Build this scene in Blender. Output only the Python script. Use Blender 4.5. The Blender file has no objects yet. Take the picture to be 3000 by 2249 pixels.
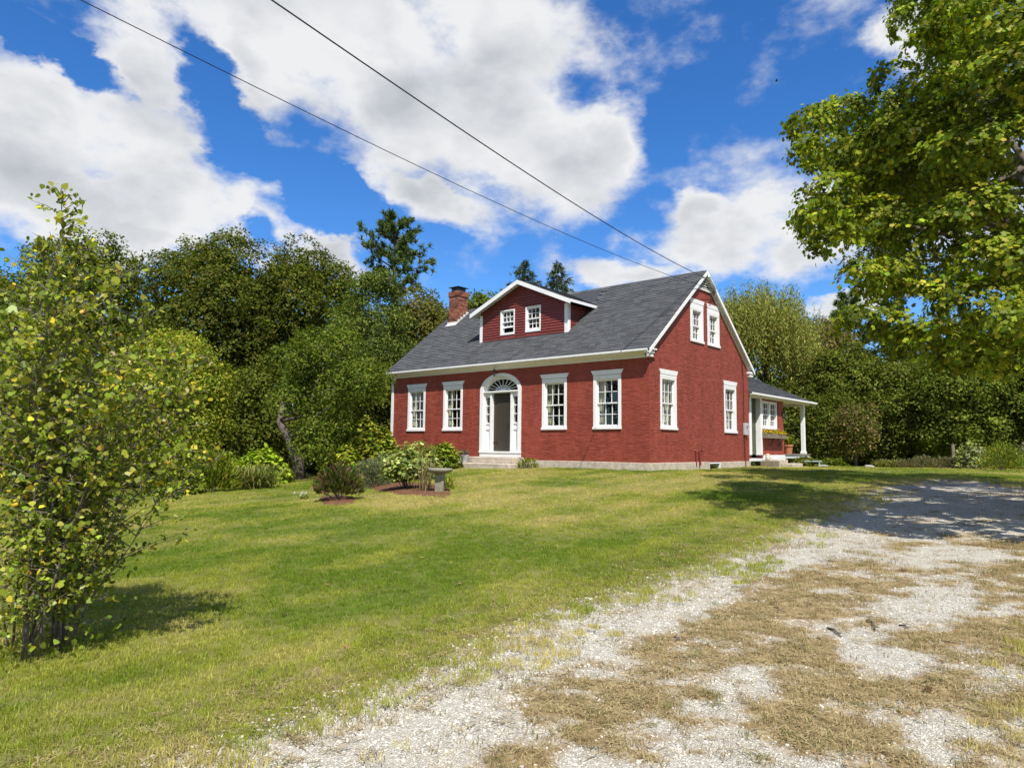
import bpy, bmesh, math, random
import numpy as np
from mathutils import Vector, Matrix, Euler

random.seed(7)
RNG = np.random.default_rng(11)
sc = bpy.context.scene
COL = sc.collection

# ------------------------------------------------------------------ camera
F_PX, ROLL, PITCH, YAW = 2067.0, 0.011, 0.090, -0.715      # photo is 3000 x 2249
CAM = np.array([10.933, -19.035, 0.422])
_fw = np.array([math.sin(YAW)*math.cos(PITCH), math.cos(YAW)*math.cos(PITCH), math.sin(PITCH)])
_rt = np.array([math.cos(YAW), -math.sin(YAW), 0.0])
_up = np.cross(_rt, _fw)
_R = _rt*math.cos(ROLL) + _up*math.sin(ROLL)
_U = _up*math.cos(ROLL) - _rt*math.sin(ROLL)
cam_d = bpy.data.cameras.new('camera')
cam_d.sensor_width = 36.0
cam_d.lens = F_PX/3000*36
cam_d.clip_end = 3000
cam = bpy.data.objects.new('camera', cam_d)
COL.objects.link(cam)
M = Matrix(((_R[0], _U[0], -_fw[0], CAM[0]), (_R[1], _U[1], -_fw[1], CAM[1]), (_R[2], _U[2], -_fw[2], CAM[2]), (0, 0, 0, 1)))
cam.matrix_world = M
sc.camera = cam

def ray(x, y):                      # direction of a photo pixel, unit depth
    return _fw + _R*(x-1500)/F_PX + _U*(1124.5-y)/F_PX
def at(x, y, d):                    # point on that ray at a given depth
    return CAM + ray(x, y)*d
def project(P):
    v = np.asarray(P, float) - CAM
    z = v @ _fw
    return 1500+F_PX*(v@_R)/z, 1124.5-F_PX*(v@_U)/z, z

# ------------------------------------------------------------------ light
SUN = np.array([0.525, -0.445, 1.0]); SUN /= np.linalg.norm(SUN)
sun_d = bpy.data.lights.new('sun', 'SUN')
sun_d.energy = 5.0
sun_d.angle = math.radians(0.53)
sun_d.color = (1.0, 0.955, 0.88)
sun = bpy.data.objects.new('sun', sun_d)
COL.objects.link(sun)
sun.location = (20, -30, 40)
sun.rotation_euler = Vector(-SUN).to_track_quat('-Z', 'Y').to_euler()

sc.view_settings.view_transform = 'Standard'
sc.view_settings.look = 'None'
sc.view_settings.exposure = 0.38
sc.view_settings.gamma = 1.0
sc.view_settings.use_curve_mapping = False
sc.cycles.use_denoising = True
sc.cycles.max_bounces = 5
sc.cycles.transparent_max_bounces = 8
sc.cycles.diffuse_bounces = 2
sc.cycles.glossy_bounces = 2
sc.cycles.transmission_bounces = 3
sc.cycles.use_adaptive_sampling = True
sc.cycles.adaptive_threshold = 0.015
sc.cycles.caustics_reflective = False
sc.cycles.caustics_refractive = False

# ------------------------------------------------------------------ world: clear blue with fair-weather cumulus
world = bpy.data.worlds.new('World')
sc.world = world
world.use_nodes = True
def build_world():
    nt = world.node_tree
    nt.nodes.clear()
    N = lambda t, **k: _n(nt, t, **k)
    L = nt.links.new
    out = N('ShaderNodeOutputWorld')
    sky = N('ShaderNodeTexSky')
    sky.sky_type = 'NISHITA'
    sky.sun_disc = False
    sky.sun_elevation = math.asin(SUN[2])
    sky.sun_rotation = math.atan2(SUN[0], SUN[1])
    sky.altitude = 300
    sky.air_density = 1.0
    sky.dust_density = 0.35
    sky.ozone_density = 2.2
    hs = N('ShaderNodeHueSaturation')
    hs.inputs['Saturation'].default_value = 1.28
    hs.inputs['Value'].default_value = 0.96
    L(sky.outputs[0], hs.inputs['Color'])
    bg1 = N('ShaderNodeBackground'); bg1.inputs[1].default_value = 0.135
    air = N('ShaderNodeVectorMath', operation='MULTIPLY'); air.inputs[1].default_value = (0.62, 0.81, 1.04)
    L(hs.outputs[0], air.inputs[0]); L(air.outputs[0], bg1.inputs[0])
    tc = N('ShaderNodeTexCoord')
    nrm = N('ShaderNodeVectorMath', operation='NORMALIZE'); L(tc.outputs['Generated'], nrm.inputs[0])
    sep = N('ShaderNodeSeparateXYZ'); L(nrm.outputs[0], sep.inputs[0])
    az = N('ShaderNodeMath', operation='ARCTAN2'); L(sep.outputs[0], az.inputs[0]); L(sep.outputs[1], az.inputs[1])
    el = N('ShaderNodeMath', operation='ARCSINE'); L(sep.outputs[2], el.inputs[0])
    comb = N('ShaderNodeCombineXYZ'); L(az.outputs[0], comb.inputs[0]); L(el.outputs[0], comb.inputs[1])
    # domain warp so that the outlines billow
    def noise(vec, scale, detail, rough, off=(0, 0, 0)):
        m = N('ShaderNodeMapping'); m.inputs['Scale'].default_value = (1, 1, 1.7); m.inputs['Location'].default_value = off
        L(vec, m.inputs[0])
        n = N('ShaderNodeTexNoise'); n.inputs['Scale'].default_value = scale; n.inputs['Detail'].default_value = detail
        n.inputs['Roughness'].default_value = rough
        L(m.outputs[0], n.inputs['Vector'])
        return n
    wn = noise(nrm.outputs[0], 9.0, 5, 0.6)
    wsub = N('ShaderNodeVectorMath', operation='SUBTRACT'); L(wn.outputs['Color'], wsub.inputs[0]); wsub.inputs[1].default_value = (0.5, 0.5, 0.5)
    wsc = N('ShaderNodeVectorMath', operation='SCALE'); L(wsub.outputs[0], wsc.inputs[0]); wsc.inputs['Scale'].default_value = 0.12
    wadd = N('ShaderNodeVectorMath', operation='ADD'); L(comb.outputs[0], wadd.inputs[0]); L(wsc.outputs[0], wadd.inputs[1])
    flat = N('ShaderNodeVectorMath', operation='MULTIPLY'); L(wadd.outputs[0], flat.inputs[0]); flat.inputs[1].default_value = (1, 1, 0)
    def azel(px, py):
        d = ray(px, py); d = d/np.linalg.norm(d)
        return math.atan2(d[0], d[1]), math.asin(d[2])
    # cloud banks: photo direction of the centre, half-length, half-height (in photo pixels), tilt in degrees
    banks = [(1000, 80, 480, 170, 8), (1450, 130, 330, 250, 0), (1500, 420, 350, 190, 12), (1780, 430, 120, 110, 0), (1150, 330, 330, 190, 25),
             (1250, 560, 200, 80, 20), (700, 170, 200, 130, 35), (420, 170, 160, 150, 40),
             (150, 330, 300, 150, 15), (430, 470, 330, 170, 30), (150, 560, 330, 150, 0), (700, 640, 220, 110, 30), (950, 730, 140, 60, 20),
             (2100, 700, 300, 110, -5), (2350, 690, 180, 120, 0), (1860, 790, 190, 55, 0), (2050, 610, 90, 60, 0), (2700, 100, 110, 70, 0),
             (2560, 895, 150, 28, 0), (350, 690, 260, 60, 0), (-350, 300, 500, 260, 10), (800, -250, 700, 200, 0), (3500, 500, 450, 250, 0)]
    holes = [(640, 270, 110, 60, 40), (800, 470, 170, 45, 10), (980, 600, 140, 60, 15), (190, 150, 140, 40, 15), (750, 690, 60, 40, 0)]
    cents = [(*azel(px, py), a/F_PX, b/F_PX, math.radians(-t)) for px, py, a, b, t in banks]
    gaps = [(*azel(px, py), a/F_PX, b/F_PX, math.radians(-t)) for px, py, a, b, t in holes]
    # the same kind of cloud all round, out of the picture
    rr = random.Random(5)
    for i in range(26):
        A = rr.uniform(-math.pi, math.pi)
        if abs((A - YAW + math.pi) % (2*math.pi) - math.pi) < 0.95: continue
        cents.append((A, rr.uniform(0.12, 1.2), rr.uniform(0.2, 0.42), rr.uniform(0.08, 0.17), rr.uniform(-0.4, 0.4)))
    prev = None
    for (a, e, ra, rb, t) in cents:
        m = N('ShaderNodeMapping'); m.vector_type = 'TEXTURE'
        m.inputs['Location'].default_value = (a, e, 0); m.inputs['Rotation'].default_value = (0, 0, t)
        m.inputs['Scale'].default_value = (ra*1.4, rb*1.4, 1)
        L(flat.outputs[0], m.inputs[0])
        g = N('ShaderNodeTexGradient', gradient_type='SPHERICAL'); L(m.outputs[0], g.inputs[0])
        if prev is None: prev = g.outputs['Fac']
        else:
            s = N('ShaderNodeMath', operation='SMOOTH_MAX'); s.inputs[2].default_value = 0.10
            L(prev, s.inputs[0]); L(g.outputs['Fac'], s.inputs[1]); prev = s.outputs[0]
    for (a, e, ra, rb, t) in gaps:
        m = N('ShaderNodeMapping'); m.vector_type = 'TEXTURE'
        m.inputs['Location'].default_value = (a, e, 0); m.inputs['Rotation'].default_value = (0, 0, t); m.inputs['Scale'].default_value = (ra*1.4, rb*1.4, 1)
        L(flat.outputs[0], m.inputs[0])
        g = N('ShaderNodeTexGradient', gradient_type='SPHERICAL'); L(m.outputs[0], g.inputs[0])
        k = N('ShaderNodeMath', operation='MULTIPLY'); k.inputs[1].default_value = 1.0; L(g.outputs['Fac'], k.inputs[0])
        s = N('ShaderNodeMath', operation='SUBTRACT'); L(prev, s.inputs[0]); L(k.outputs[0], s.inputs[1]); prev = s.outputs[0]
    n1 = noise(nrm.outputs[0], 7.5, 10, 0.58)
    def math_(op, a, b, clamp=False):
        m = N('ShaderNodeMath', operation=op); m.use_clamp = clamp
        for i, v in enumerate((a, b)):
            if isinstance(v, (int, float)): m.inputs[i].default_value = v
            else: L(v, m.inputs[i])
        return m.outputs[0]
    d = math_('ADD', math_('MULTIPLY', prev, 1.0), math_('MULTIPLY', math_('SUBTRACT', n1.outputs['Fac'], 0.5), 1.75))
    mr = N('ShaderNodeMapRange', interpolation_type='SMOOTHSTEP'); mr.inputs[1].default_value = 0.06; mr.inputs[2].default_value = 0.60
    L(d, mr.inputs[0])
    thick = N('ShaderNodeMapRange', interpolation_type='SMOOTHSTEP'); thick.inputs[1].default_value = 0.40; thick.inputs[2].default_value = 1.0
    L(d, thick.inputs[0])
    na = noise(nrm.outputs[0], 6.0, 5, 0.5); nb = noise(nrm.outputs[0], 6.0, 5, 0.5, tuple(-SUN*0.09))
    relief = math_('MULTIPLY', math_('SUBTRACT', na.outputs['Fac'], nb.outputs['Fac']), 1.05)
    lum = math_('ADD', math_('SUBTRACT', 0.95, math_('MULTIPLY', thick.outputs[0], 0.22)), relief, False)
    lumc = N('ShaderNodeClamp'); lumc.inputs[1].default_value = 0.40; lumc.inputs[2].default_value = 0.97; L(lum, lumc.inputs[0])
    ramp = N('ShaderNodeMix', data_type='RGBA')
    ramp.inputs[6].default_value = (0.48, 0.52, 0.58, 1); ramp.inputs[7].default_value = (0.96, 0.97, 0.99, 1)
    sh = N('ShaderNodeMapRange'); sh.inputs[1].default_value = 0.40; sh.inputs[2].default_value = 0.97; L(lumc.outputs[0], sh.inputs[0])
    L(sh.outputs[0], ramp.inputs[0])
    bg2 = N('ShaderNodeBackground'); bg2.inputs[1].default_value = 0.69
    L(ramp.outputs[2], bg2.inputs[0])
    mix = N('ShaderNodeMixShader'); L(mr.outputs[0], mix.inputs[0]); L(bg1.outputs[0], mix.inputs[1]); L(bg2.outputs[0], mix.inputs[2])
    L(mix.outputs[0], out.inputs[0])
def _n(nt, t, **k):
    n = nt.nodes.new(t)
    for a, b in k.items(): setattr(n, a, b)
    return n
build_world()

# ------------------------------------------------------------------ helpers
def tag(o, label=None, category=None, group=None, kind=None):
    if label: o['label'] = label
    if category: o['category'] = category
    if group: o['group'] = group
    if kind: o['kind'] = kind
    return o
def empty(name, loc=(0, 0, 0), rz=0.0, parent=None):
    o = bpy.data.objects.new(name, None)
    o.empty_display_size = 0.2
    COL.objects.link(o); o.location = loc; o.rotation_euler = (0, 0, rz)
    if parent: o.parent = parent
    return o
def add_obj(name, me, parent=None, loc=(0, 0, 0)):
    o = bpy.data.objects.new(name, me)
    COL.objects.link(o); o.location = loc
    if parent: o.parent = parent
    return o

class MB:
    """collects faces; frame maps local (u, out, z) to the world"""
    def __init__(s, frame=None):
        s.v = []; s.f = []; s.t = []; s.frame = frame or (lambda u, d, z: (u, d, z))
    def quadpts(s, pts, faces, tint=None):
        b = len(s.v)
        s.v += [s.frame(*p) for p in pts]
        s.f += [tuple(b+i for i in f) for f in faces]
        s.t += [tint if tint is not None else 0.5]*len(pts)
        return s
    BF = [(0, 1, 2, 3), (4, 7, 6, 5), (0, 4, 5, 1), (1, 5, 6, 2), (2, 6, 7, 3), (3, 7, 4, 0)]
    def box(s, u0, u1, d0, d1, z0, z1, tint=None):
        return s.quadpts([(u0, d0, z0), (u1, d0, z0), (u1, d1, z0), (u0, d1, z0), (u0, d0, z1), (u1, d0, z1), (u1, d1, z1), (u0, d1, z1)], s.BF, tint)
    def hexa(s, p, tint=None):
        return s.quadpts(p, s.BF, tint)
    def prism(s, poly, d0, d1, tint=None):          # poly of (u, z), extruded out of the wall
        n = len(poly)
        pts = [(u, d0, z) for u, z in poly] + [(u, d1, z) for u, z in poly]
        fs = [tuple(range(n)), tuple(range(2*n-1, n-1, -1))] + [(i, i+n, (i+1) % n+n, (i+1) % n) for i in range(n)]
        return s.quadpts(pts, fs, tint)
    def profile(s, poly, u0, u1, tint=None):        # poly of (d, z), run along the wall
        n = len(poly)
        pts = [(u0, d, z) for d, z in poly] + [(u1, d, z) for d, z in poly]
        fs = [tuple(range(n)), tuple(range(2*n-1, n-1, -1))] + [(i, i+n, (i+1) % n+n, (i+1) % n) for i in range(n)]
        return s.quadpts(pts, fs, tint)
    def tube(s, path, radii, seg=7, tint=None, cap=True):
        path = [np.asarray(p, float) for p in path]
        if np.isscalar(radii): radii = [radii]*len(path)
        b0 = len(s.v); rings = []
        ref = np.array([0.31, 0.77, 0.56])
        for i, p in enumerate(path):
            a = path[max(i-1, 0)]; c = path[min(i+1, len(path)-1)]
            t = c-a; t = t/(np.linalg.norm(t)+1e-9)
            e1 = np.cross(t, ref); e1 /= (np.linalg.norm(e1)+1e-9); e2 = np.cross(t, e1)
            for k in range(seg):
                an = 2*math.pi*k/seg
                s.v.append(s.frame(*(p+radii[i]*(math.cos(an)*e1+math.sin(an)*e2))))
                s.t.append(0.5 if tint is None else tint)
        for i in range(len(path)-1):
            for k in range(seg):
                a = b0+i*seg+k; b = b0+i*seg+(k+1) % seg
                s.f.append((a, b, b+seg, a+seg))
        if cap:
            s.f.append(tuple(b0+k for k in range(seg))[::-1])
            s.f.append(tuple(b0+(len(path)-1)*seg+k for k in range(seg)))
        return s
    def lathe(s, prof, cx=0, cy=0, seg=24, tint=None, wob=0.0):   # prof of (r, z)
        b0 = len(s.v)
        for r, z in prof:
            for k in range(seg):
                an = 2*math.pi*k/seg
                rr = r*(1+wob*math.sin(3*an+1.3*z*10)+wob*0.6*math.sin(7*an))
                s.v.append(s.frame(cx+rr*math.cos(an), cy+rr*math.sin(an), z)); s.t.append(0.5 if tint is None else tint)
        for i in range(len(prof)-1):
            for k in range(seg):
                a = b0+i*seg+k; b = b0+i*seg+(k+1) % seg
                s.f.append((a, b, b+seg, a+seg))
        s.f.append(tuple(b0+k for k in range(seg))[::-1]); s.f.append(tuple(b0+(len(prof)-1)*seg+k for k in range(seg)))
        return s
    def build(s, name, mat, parent=None, recalc=True, bevel=0.0, smooth=False, tint=False):
        me = bpy.data.meshes.new(name)
        me.from_pydata([tuple(map(float, v)) for v in s.v], [], s.f)
        if tint:
            a = me.attributes.new('tone', 'FLOAT', 'POINT'); a.data.foreach_set('value', np.array(s.t, np.float32))
        if recalc or bevel:
            bm = bmesh.new(); bm.from_mesh(me)
            if bevel:
                bmesh.ops.bevel(bm, geom=bm.edges[:], offset=bevel, segments=1, affect='EDGES', clamp_overlap=True)
            bmesh.ops.recalc_face_normals(bm, faces=bm.faces[:])
            bm.to_mesh(me); bm.free()
        if smooth:
            me.polygons.foreach_set('use_smooth', [True]*len(me.polygons))
        me.materials.append(mat)
        return add_obj(name, me, parent)

def raw_mesh(name, verts, k, mat, tint=None, smooth=False):
    """verts (N*k,3): N polygons of k corners each, own corners"""
    n = len(verts)//k
    me = bpy.data.meshes.new(name)
    me.vertices.add(n*k); me.vertices.foreach_set('co', np.ascontiguousarray(verts, np.float32).ravel())
    me.loops.add(n*k); me.loops.foreach_set('vertex_index', np.arange(n*k, dtype=np.int32))
    me.polygons.add(n); me.polygons.foreach_set('loop_start', np.arange(0, n*k, k, dtype=np.int32))
    me.polygons.foreach_set('loop_total', np.full(n, k, np.int32))
    if tint is not None:
        a = me.attributes.new('tint', 'FLOAT_COLOR', 'POINT')
        c = np.ones((n*k, 4), np.float32); c[:, :3] = np.repeat(tint, k, axis=0)
        a.data.foreach_set('color', c.ravel())
    me.update(calc_edges=True)
    me.materials.append(mat)
    return me

# value noise, for scattering and tints
_perm = np.random.default_rng(3).random(1 << 16)
def vnoise(x, y, s=0):
    xi = np.floor(x).astype(np.int64); yi = np.floor(y).astype(np.int64)
    fx = x-xi; fy = y-yi; fx = fx*fx*(3-2*fx); fy = fy*fy*(3-2*fy)
    h = lambda a, b: _perm[((a*73856093) ^ (b*19349663) ^ (s*83492791)) & 0xffff]
    return (h(xi, yi)*(1-fx)+h(xi+1, yi)*fx)*(1-fy)+(h(xi, yi+1)*(1-fx)+h(xi+1, yi+1)*fx)*fy
def fbm(x, y, s=0, o=4):
    t = 0; a = 0.5; tot = 0
    for i in range(o):
        t = t+a*vnoise(x*2**i, y*2**i, s+i); tot += a; a *= 0.5
    return t/tot

# ------------------------------------------------------------------ materials
def lin(r, g, b):
    f = lambda c: (c/255/12.92 if c/255 <= 0.04045 else ((c/255+0.055)/1.055)**2.4)
    return (f(r), f(g), f(b), 1.0)
def new_mat(name):
    m = bpy.data.materials.new(name); m.use_nodes = True
    nt = m.node_tree; b = nt.nodes['Principled BSDF']
    return m, nt, b
def simple(name, col, rough=0.6, spec=0.4, noise=0.0, nscale=8.0, bump=0.0, bscale=60.0, metallic=0.0, tone=None, stain=0.0):
    """col varied by noise; tone = (amount) multiplies by the per-piece attribute"""
    m, nt, b = new_mat(name)
    L = nt.links.new
    b.inputs['Roughness'].default_value = rough
    b.inputs['Specular IOR Level'].default_value = spec
    b.inputs['Metallic'].default_value = metallic
    tc = nt.nodes.new('ShaderNodeTexCoord')
    geo = nt.nodes.new('ShaderNodeNewGeometry')
    vec = geo.outputs['Position']
    c = nt.nodes.new('ShaderNodeRGB'); c.outputs[0].default_value = col
    cur = c.outputs[0]
    if noise:
        n = nt.nodes.new('ShaderNodeTexNoise'); n.inputs['Scale'].default_value = nscale; n.inputs['Detail'].default_value = 6; n.inputs['Roughness'].default_value = 0.62
        L(vec, n.inputs['Vector'])
        mr = nt.nodes.new('ShaderNodeMapRange'); mr.inputs[1].default_value = 0.28; mr.inputs[2].default_value = 0.72
        mr.inputs[3].default_value = 1-noise; mr.inputs[4].default_value = 1+noise
        L(n.outputs['Fac'], mr.inputs[0])
        mu = nt.nodes.new('ShaderNodeVectorMath'); mu.operation = 'SCALE'
        L(cur, mu.inputs[0]); L(mr.outputs[0], mu.inputs['Scale']); cur = mu.outputs[0]
    if stain:                                   # weathering: broad fading and drips drawn out vertically
        mp = nt.nodes.new('ShaderNodeMapping'); mp.inputs['Scale'].default_value = (1, 1, 0.22); L(vec, mp.inputs[0])
        n = nt.nodes.new('ShaderNodeTexNoise'); n.inputs['Scale'].default_value = 2.1; n.inputs['Detail'].default_value = 7; n.inputs['Roughness'].default_value = 0.7
        L(mp.outputs[0], n.inputs['Vector'])
        mr = nt.nodes.new('ShaderNodeMapRange'); mr.inputs[1].default_value = 0.32; mr.inputs[2].default_value = 0.68
        mr.inputs[3].default_value = 1-stain; mr.inputs[4].default_value = 1+stain*0.7
        L(n.outputs['Fac'], mr.inputs[0])
        mu = nt.nodes.new('ShaderNodeVectorMath'); mu.operation = 'SCALE'
        L(cur, mu.inputs[0]); L(mr.outputs[0], mu.inputs['Scale']); cur = mu.outputs[0]
    if tone:
        at_ = nt.nodes.new('ShaderNodeAttribute'); at_.attribute_name = 'tone'
        mr = nt.nodes.new('ShaderNodeMapRange'); mr.inputs[3].default_value = 1-tone; mr.inputs[4].default_value = 1+tone
        L(at_.outputs['Fac'], mr.inputs[0])
        mu = nt.nodes.new('ShaderNodeVectorMath'); mu.operation = 'SCALE'
        L(cur, mu.inputs[0]); L(mr.outputs[0], mu.inputs['Scale']); cur = mu.outputs[0]
    L(cur, b.inputs['Base Color'])
    if bump:
        n = nt.nodes.new('ShaderNodeTexNoise'); n.inputs['Scale'].default_value = bscale; n.inputs['Detail'].default_value = 5
        L(vec, n.inputs['Vector'])
        bp = nt.nodes.new('ShaderNodeBump'); bp.inputs['Strength'].default_value = bump; bp.inputs['Distance'].default_value = 0.02
        L(n.outputs['Fac'], bp.inputs['Height']); L(bp.outputs[0], b.inputs['Normal'])
    return m
def leaf_mat(name, transl=0.35, rough=0.45, spec=0.35, instancer=False):
    m, nt, b = new_mat(name)
    L = nt.links.new
    at_ = nt.nodes.new('ShaderNodeAttribute'); at_.attribute_name = 'tint'
    if instancer: at_.attribute_type = 'INSTANCER'
    b.inputs['Roughness'].default_value = rough
    b.inputs['Specular IOR Level'].default_value = spec
    L(at_.outputs['Color'], b.inputs['Base Color'])
    tr = nt.nodes.new('ShaderNodeBsdfTranslucent')
    mu = nt.nodes.new('ShaderNodeVectorMath'); mu.operation = 'MULTIPLY'; mu.inputs[1].default_value = (1.35, 1.5, 0.6)
    L(at_.outputs['Color'], mu.inputs[0]); L(mu.outputs[0], tr.inputs[0])
    mx = nt.nodes.new('ShaderNodeMixShader'); mx.inputs[0].default_value = transl
    L(b.outputs[0], mx.inputs[1]); L(tr.outputs[0], mx.inputs[2])
    L(mx.outputs[0], nt.nodes['Material Output'].inputs[0])
    return m
MAT = {}
MAT['brick'] = simple('painted_brick', (0.300, 0.063, 0.040, 1), 0.62, 0.35, 0.13, 5.0, 0.25, 55, tone=0.07, stain=0.20)
MAT['mortar'] = simple('painted_mortar', (0.265, 0.056, 0.036, 1), 0.7, 0.3, 0.15, 6.0, 0.4, 70, stain=0.20)
MAT['clap'] = simple('red_clapboard', (0.19, 0.038, 0.028, 1), 0.5, 0.4, 0.14, 7.0, 0.15, 40, tone=0.08)
MAT['white'] = simple('white_paint', (0.83, 0.83, 0.82, 1), 0.45, 0.4, 0.05, 9.0, 0.08, 30, stain=0.06)
MAT['shingle'] = simple('asphalt_shingle', (0.086, 0.089, 0.093, 1), 0.9, 0.25, 0.22, 18.0, 0.6, 160, tone=0.22)
MAT['roofcore'] = simple('asphalt_felt', (0.05, 0.054, 0.06, 1), 0.9, 0.2, 0.2, 20.0, 0.5, 140)
MAT['granite'] = simple('granite', (0.50, 0.43, 0.345, 1), 0.8, 0.3, 0.30, 7.0, 0.6, 60)
MAT['chimbrick'] = simple('old_brick', (0.24, 0.094, 0.058, 1), 0.85, 0.2, 0.3, 12.0, 0.6, 60, tone=0.55)
MAT['chimmortar'] = simple('old_mortar', (0.30, 0.24, 0.20, 1), 0.9, 0.1, 0.2, 15.0, 0.4, 80)
MAT['flashing'] = simple('pale_flashing', (0.68, 0.66, 0.62, 1), 0.5, 0.5, 0.08, 9.0)
MAT['iron'] = simple('black_iron', (0.02, 0.02, 0.02, 1), 0.45, 0.5, 0.1, 20)
MAT['door'] = simple('dark_door', (0.046, 0.039, 0.029, 1), 0.55, 0.4, 0.14, 6.0, 0.1, 40, tone=0.05)
MAT['olive'] = simple('olive_door', (0.065, 0.075, 0.04, 1), 0.5, 0.4, 0.1, 6.0)
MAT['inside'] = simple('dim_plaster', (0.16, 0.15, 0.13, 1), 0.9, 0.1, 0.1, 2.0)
MAT['curtain'] = simple('cream_cloth', (0.62, 0.57, 0.40, 1), 0.9, 0.1, 0.06, 12.0)
MAT['wood'] = simple('weathered_wood', (0.22, 0.18, 0.13, 1), 0.8, 0.2, 0.2, 9.0, 0.4, 50)
MAT['terra'] = simple('terracotta', (0.48, 0.185, 0.085, 1), 0.8, 0.2, 0.12, 12.0)
MAT['zinc'] = simple('blue_white_enamel', (0.52, 0.56, 0.66, 1), 0.4, 0.5, 0.06, 8.0)
MAT['concrete'] = simple('mossy_concrete', (0.25, 0.24, 0.18, 1), 0.9, 0.2, 0.35, 14.0, 0.8, 70)
MAT['soil'] = simple('dark_potting_soil', (0.03, 0.02, 0.015, 1), 1.0, 0.1, 0.2, 20.0)
MAT['bark'] = simple('grey_bark', (0.125, 0.105, 0.085, 1), 0.9, 0.15, 0.40, 9.0, 0.9, 22)
MAT['barkpale'] = simple('pale_bark', (0.16, 0.135, 0.11, 1), 0.8, 0.2, 0.45, 14.0, 0.5, 40)
MAT['meter'] = simple('grey_meter_paint', (0.48, 0.48, 0.50, 1), 0.45, 0.5, 0.05, 9.0)
MAT['wire'] = simple('wire_black', (0.012, 0.012, 0.014, 1), 0.5, 0.4, 0.0)
MAT['pipe'] = simple('red_painted_pipe', (0.17, 0.03, 0.025, 1), 0.5, 0.4, 0.1, 12.0)
MAT['rock'] = simple('pale_rock', (0.34, 0.32, 0.28, 1), 0.85, 0.2, 0.25, 10.0, 0.6, 40)
MAT['mulch'] = simple('red_bark_mulch', (0.150, 0.074, 0.042, 1), 0.95, 0.1, 0.6, 24.0, 1.0, 60)
def glass_mat():
    m, nt, b = new_mat('window_glass')
    L = nt.links.new
    nt.nodes.remove(b)
    lw = nt.nodes.new('ShaderNodeLayerWeight'); lw.inputs[0].default_value = 0.5
    p = nt.nodes.new('ShaderNodeMath'); p.operation = 'POWER'; L(lw.outputs['Facing'], p.inputs[0]); p.inputs[1].default_value = 5
    mr = nt.nodes.new('ShaderNodeMapRange'); mr.inputs[3].default_value = 0.045; mr.inputs[4].default_value = 1.0; L(p.outputs[0], mr.inputs[0])
    tr = nt.nodes.new('ShaderNodeBsdfTransparent'); tr.inputs[0].default_value = (0.93, 0.95, 0.94, 1)
    gl = nt.nodes.new('ShaderNodeBsdfGlossy'); gl.inputs['Roughness'].default_value = 0.01
    mx = nt.nodes.new('ShaderNodeMixShader'); L(mr.outputs[0], mx.inputs[0]); L(tr.outputs[0], mx.inputs[1]); L(gl.outputs[0], mx.inputs[2])
    L(mx.outputs[0], nt.nodes['Material Output'].inputs[0])
    return m
MAT['glass'] = glass_mat()
MAT['leaf'] = leaf_mat('leaf', 0.26, 0.6, 0.08)
MAT['leafglossy'] = leaf_mat('leaf_glossy', 0.32, 0.5, 0.14)
MAT['needle'] = leaf_mat('needle', 0.10, 0.55, 0.12)
MAT['petal'] = leaf_mat('petal', 0.35, 0.7, 0.1)
MAT['blade'] = leaf_mat('grass_blade', 0.30, 0.5, 0.3, instancer=True)
MAT['strawblade'] = leaf_mat('straw_blade', 0.15, 0.7, 0.2, instancer=True)
MAT['stone'] = leaf_mat('gravel_stone', 0.0, 0.85, 0.2, instancer=True)

# ------------------------------------------------------------------ terrain: a gentle rise from the drive to the house
_cp = np.array([(10.9, -19, -1.2), (14, -26, -1.32), (5, -26, -1.34), (20, -17, -1.16), (3.5, -17.5, -1.2), (-8, -20, -1.22),
                (-0.9, -7.9, -0.62), (0.6, -0.6, -0.265), (-5.5, -1.3, -0.30), (-8, -1.5, -0.34), (-12.5, -1.2, -0.50), (0.5, 3.9, -0.275), (0.4, 7.2, -0.20),
                (0.6, 10, -0.24), (0.6, 14, -0.26), (-3.4, -8.8, -0.80), (-7.3, -11.6, -0.92), (-10.5, -4.8, -0.76), (-14.5, -2.8, -0.88), (-20, -8, -1.5),
                (-18, 2, -1.2), (3, 16, -0.31), (7.6, 12.5, -0.30), (5, 24, -0.40), (14, 10, -0.35), (14, -2, -0.55), (7, -5, -0.66), (4, 2, -0.36), (8, 4, -0.42), (20, -5, -0.75),
                (-30, -15, -2.0), (-25, 10, -1.6), (-10, 20, -0.9), (0, 32, -0.8), (20, 28, -0.7), (30, 0, -0.8), (12, -12.5, -0.98), (6, -13, -0.98), (9, -15.5, -1.08)])
def _tpsk(r): return np.where(r > 1e-6, r*r*np.log(np.maximum(r, 1e-6)), 0.0)
def _tps():
    n = len(_cp); P = np.c_[np.ones(n), _cp[:, :2]]
    K = _tpsk(np.hypot(_cp[:, None, 0]-_cp[None, :, 0], _cp[:, None, 1]-_cp[None, :, 1])) + np.eye(n)*1.5
    A = np.zeros((n+3, n+3)); A[:n, :n] = K; A[:n, n:] = P; A[n:, :n] = P.T
    return np.linalg.solve(A, np.r_[_cp[:, 2], 0, 0, 0])
_tw = _tps()
def gz(x, y):
    x = np.atleast_1d(np.asarray(x, float)); y = np.atleast_1d(np.asarray(y, float))
    z = _tw[-3]+_tw[-2]*x+_tw[-1]*y
    for i in range(len(_cp)):
        z = z+_tw[i]*_tpsk(np.hypot(x-_cp[i, 0], y-_cp[i, 1]))
    r = np.hypot(x+2, y+2); w = np.clip((r-24)/22, 0, 1); w = w*w*(3-2*w)
    z = np.clip(z, -2.4, 0.3)*(1-w)+(-1.1)*w
    return z + 0.03*(fbm(x*0.5+40, y*0.5+9, 5, 3)-0.5)*2
def gz1(x, y): return float(gz(x, y)[0])
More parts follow.
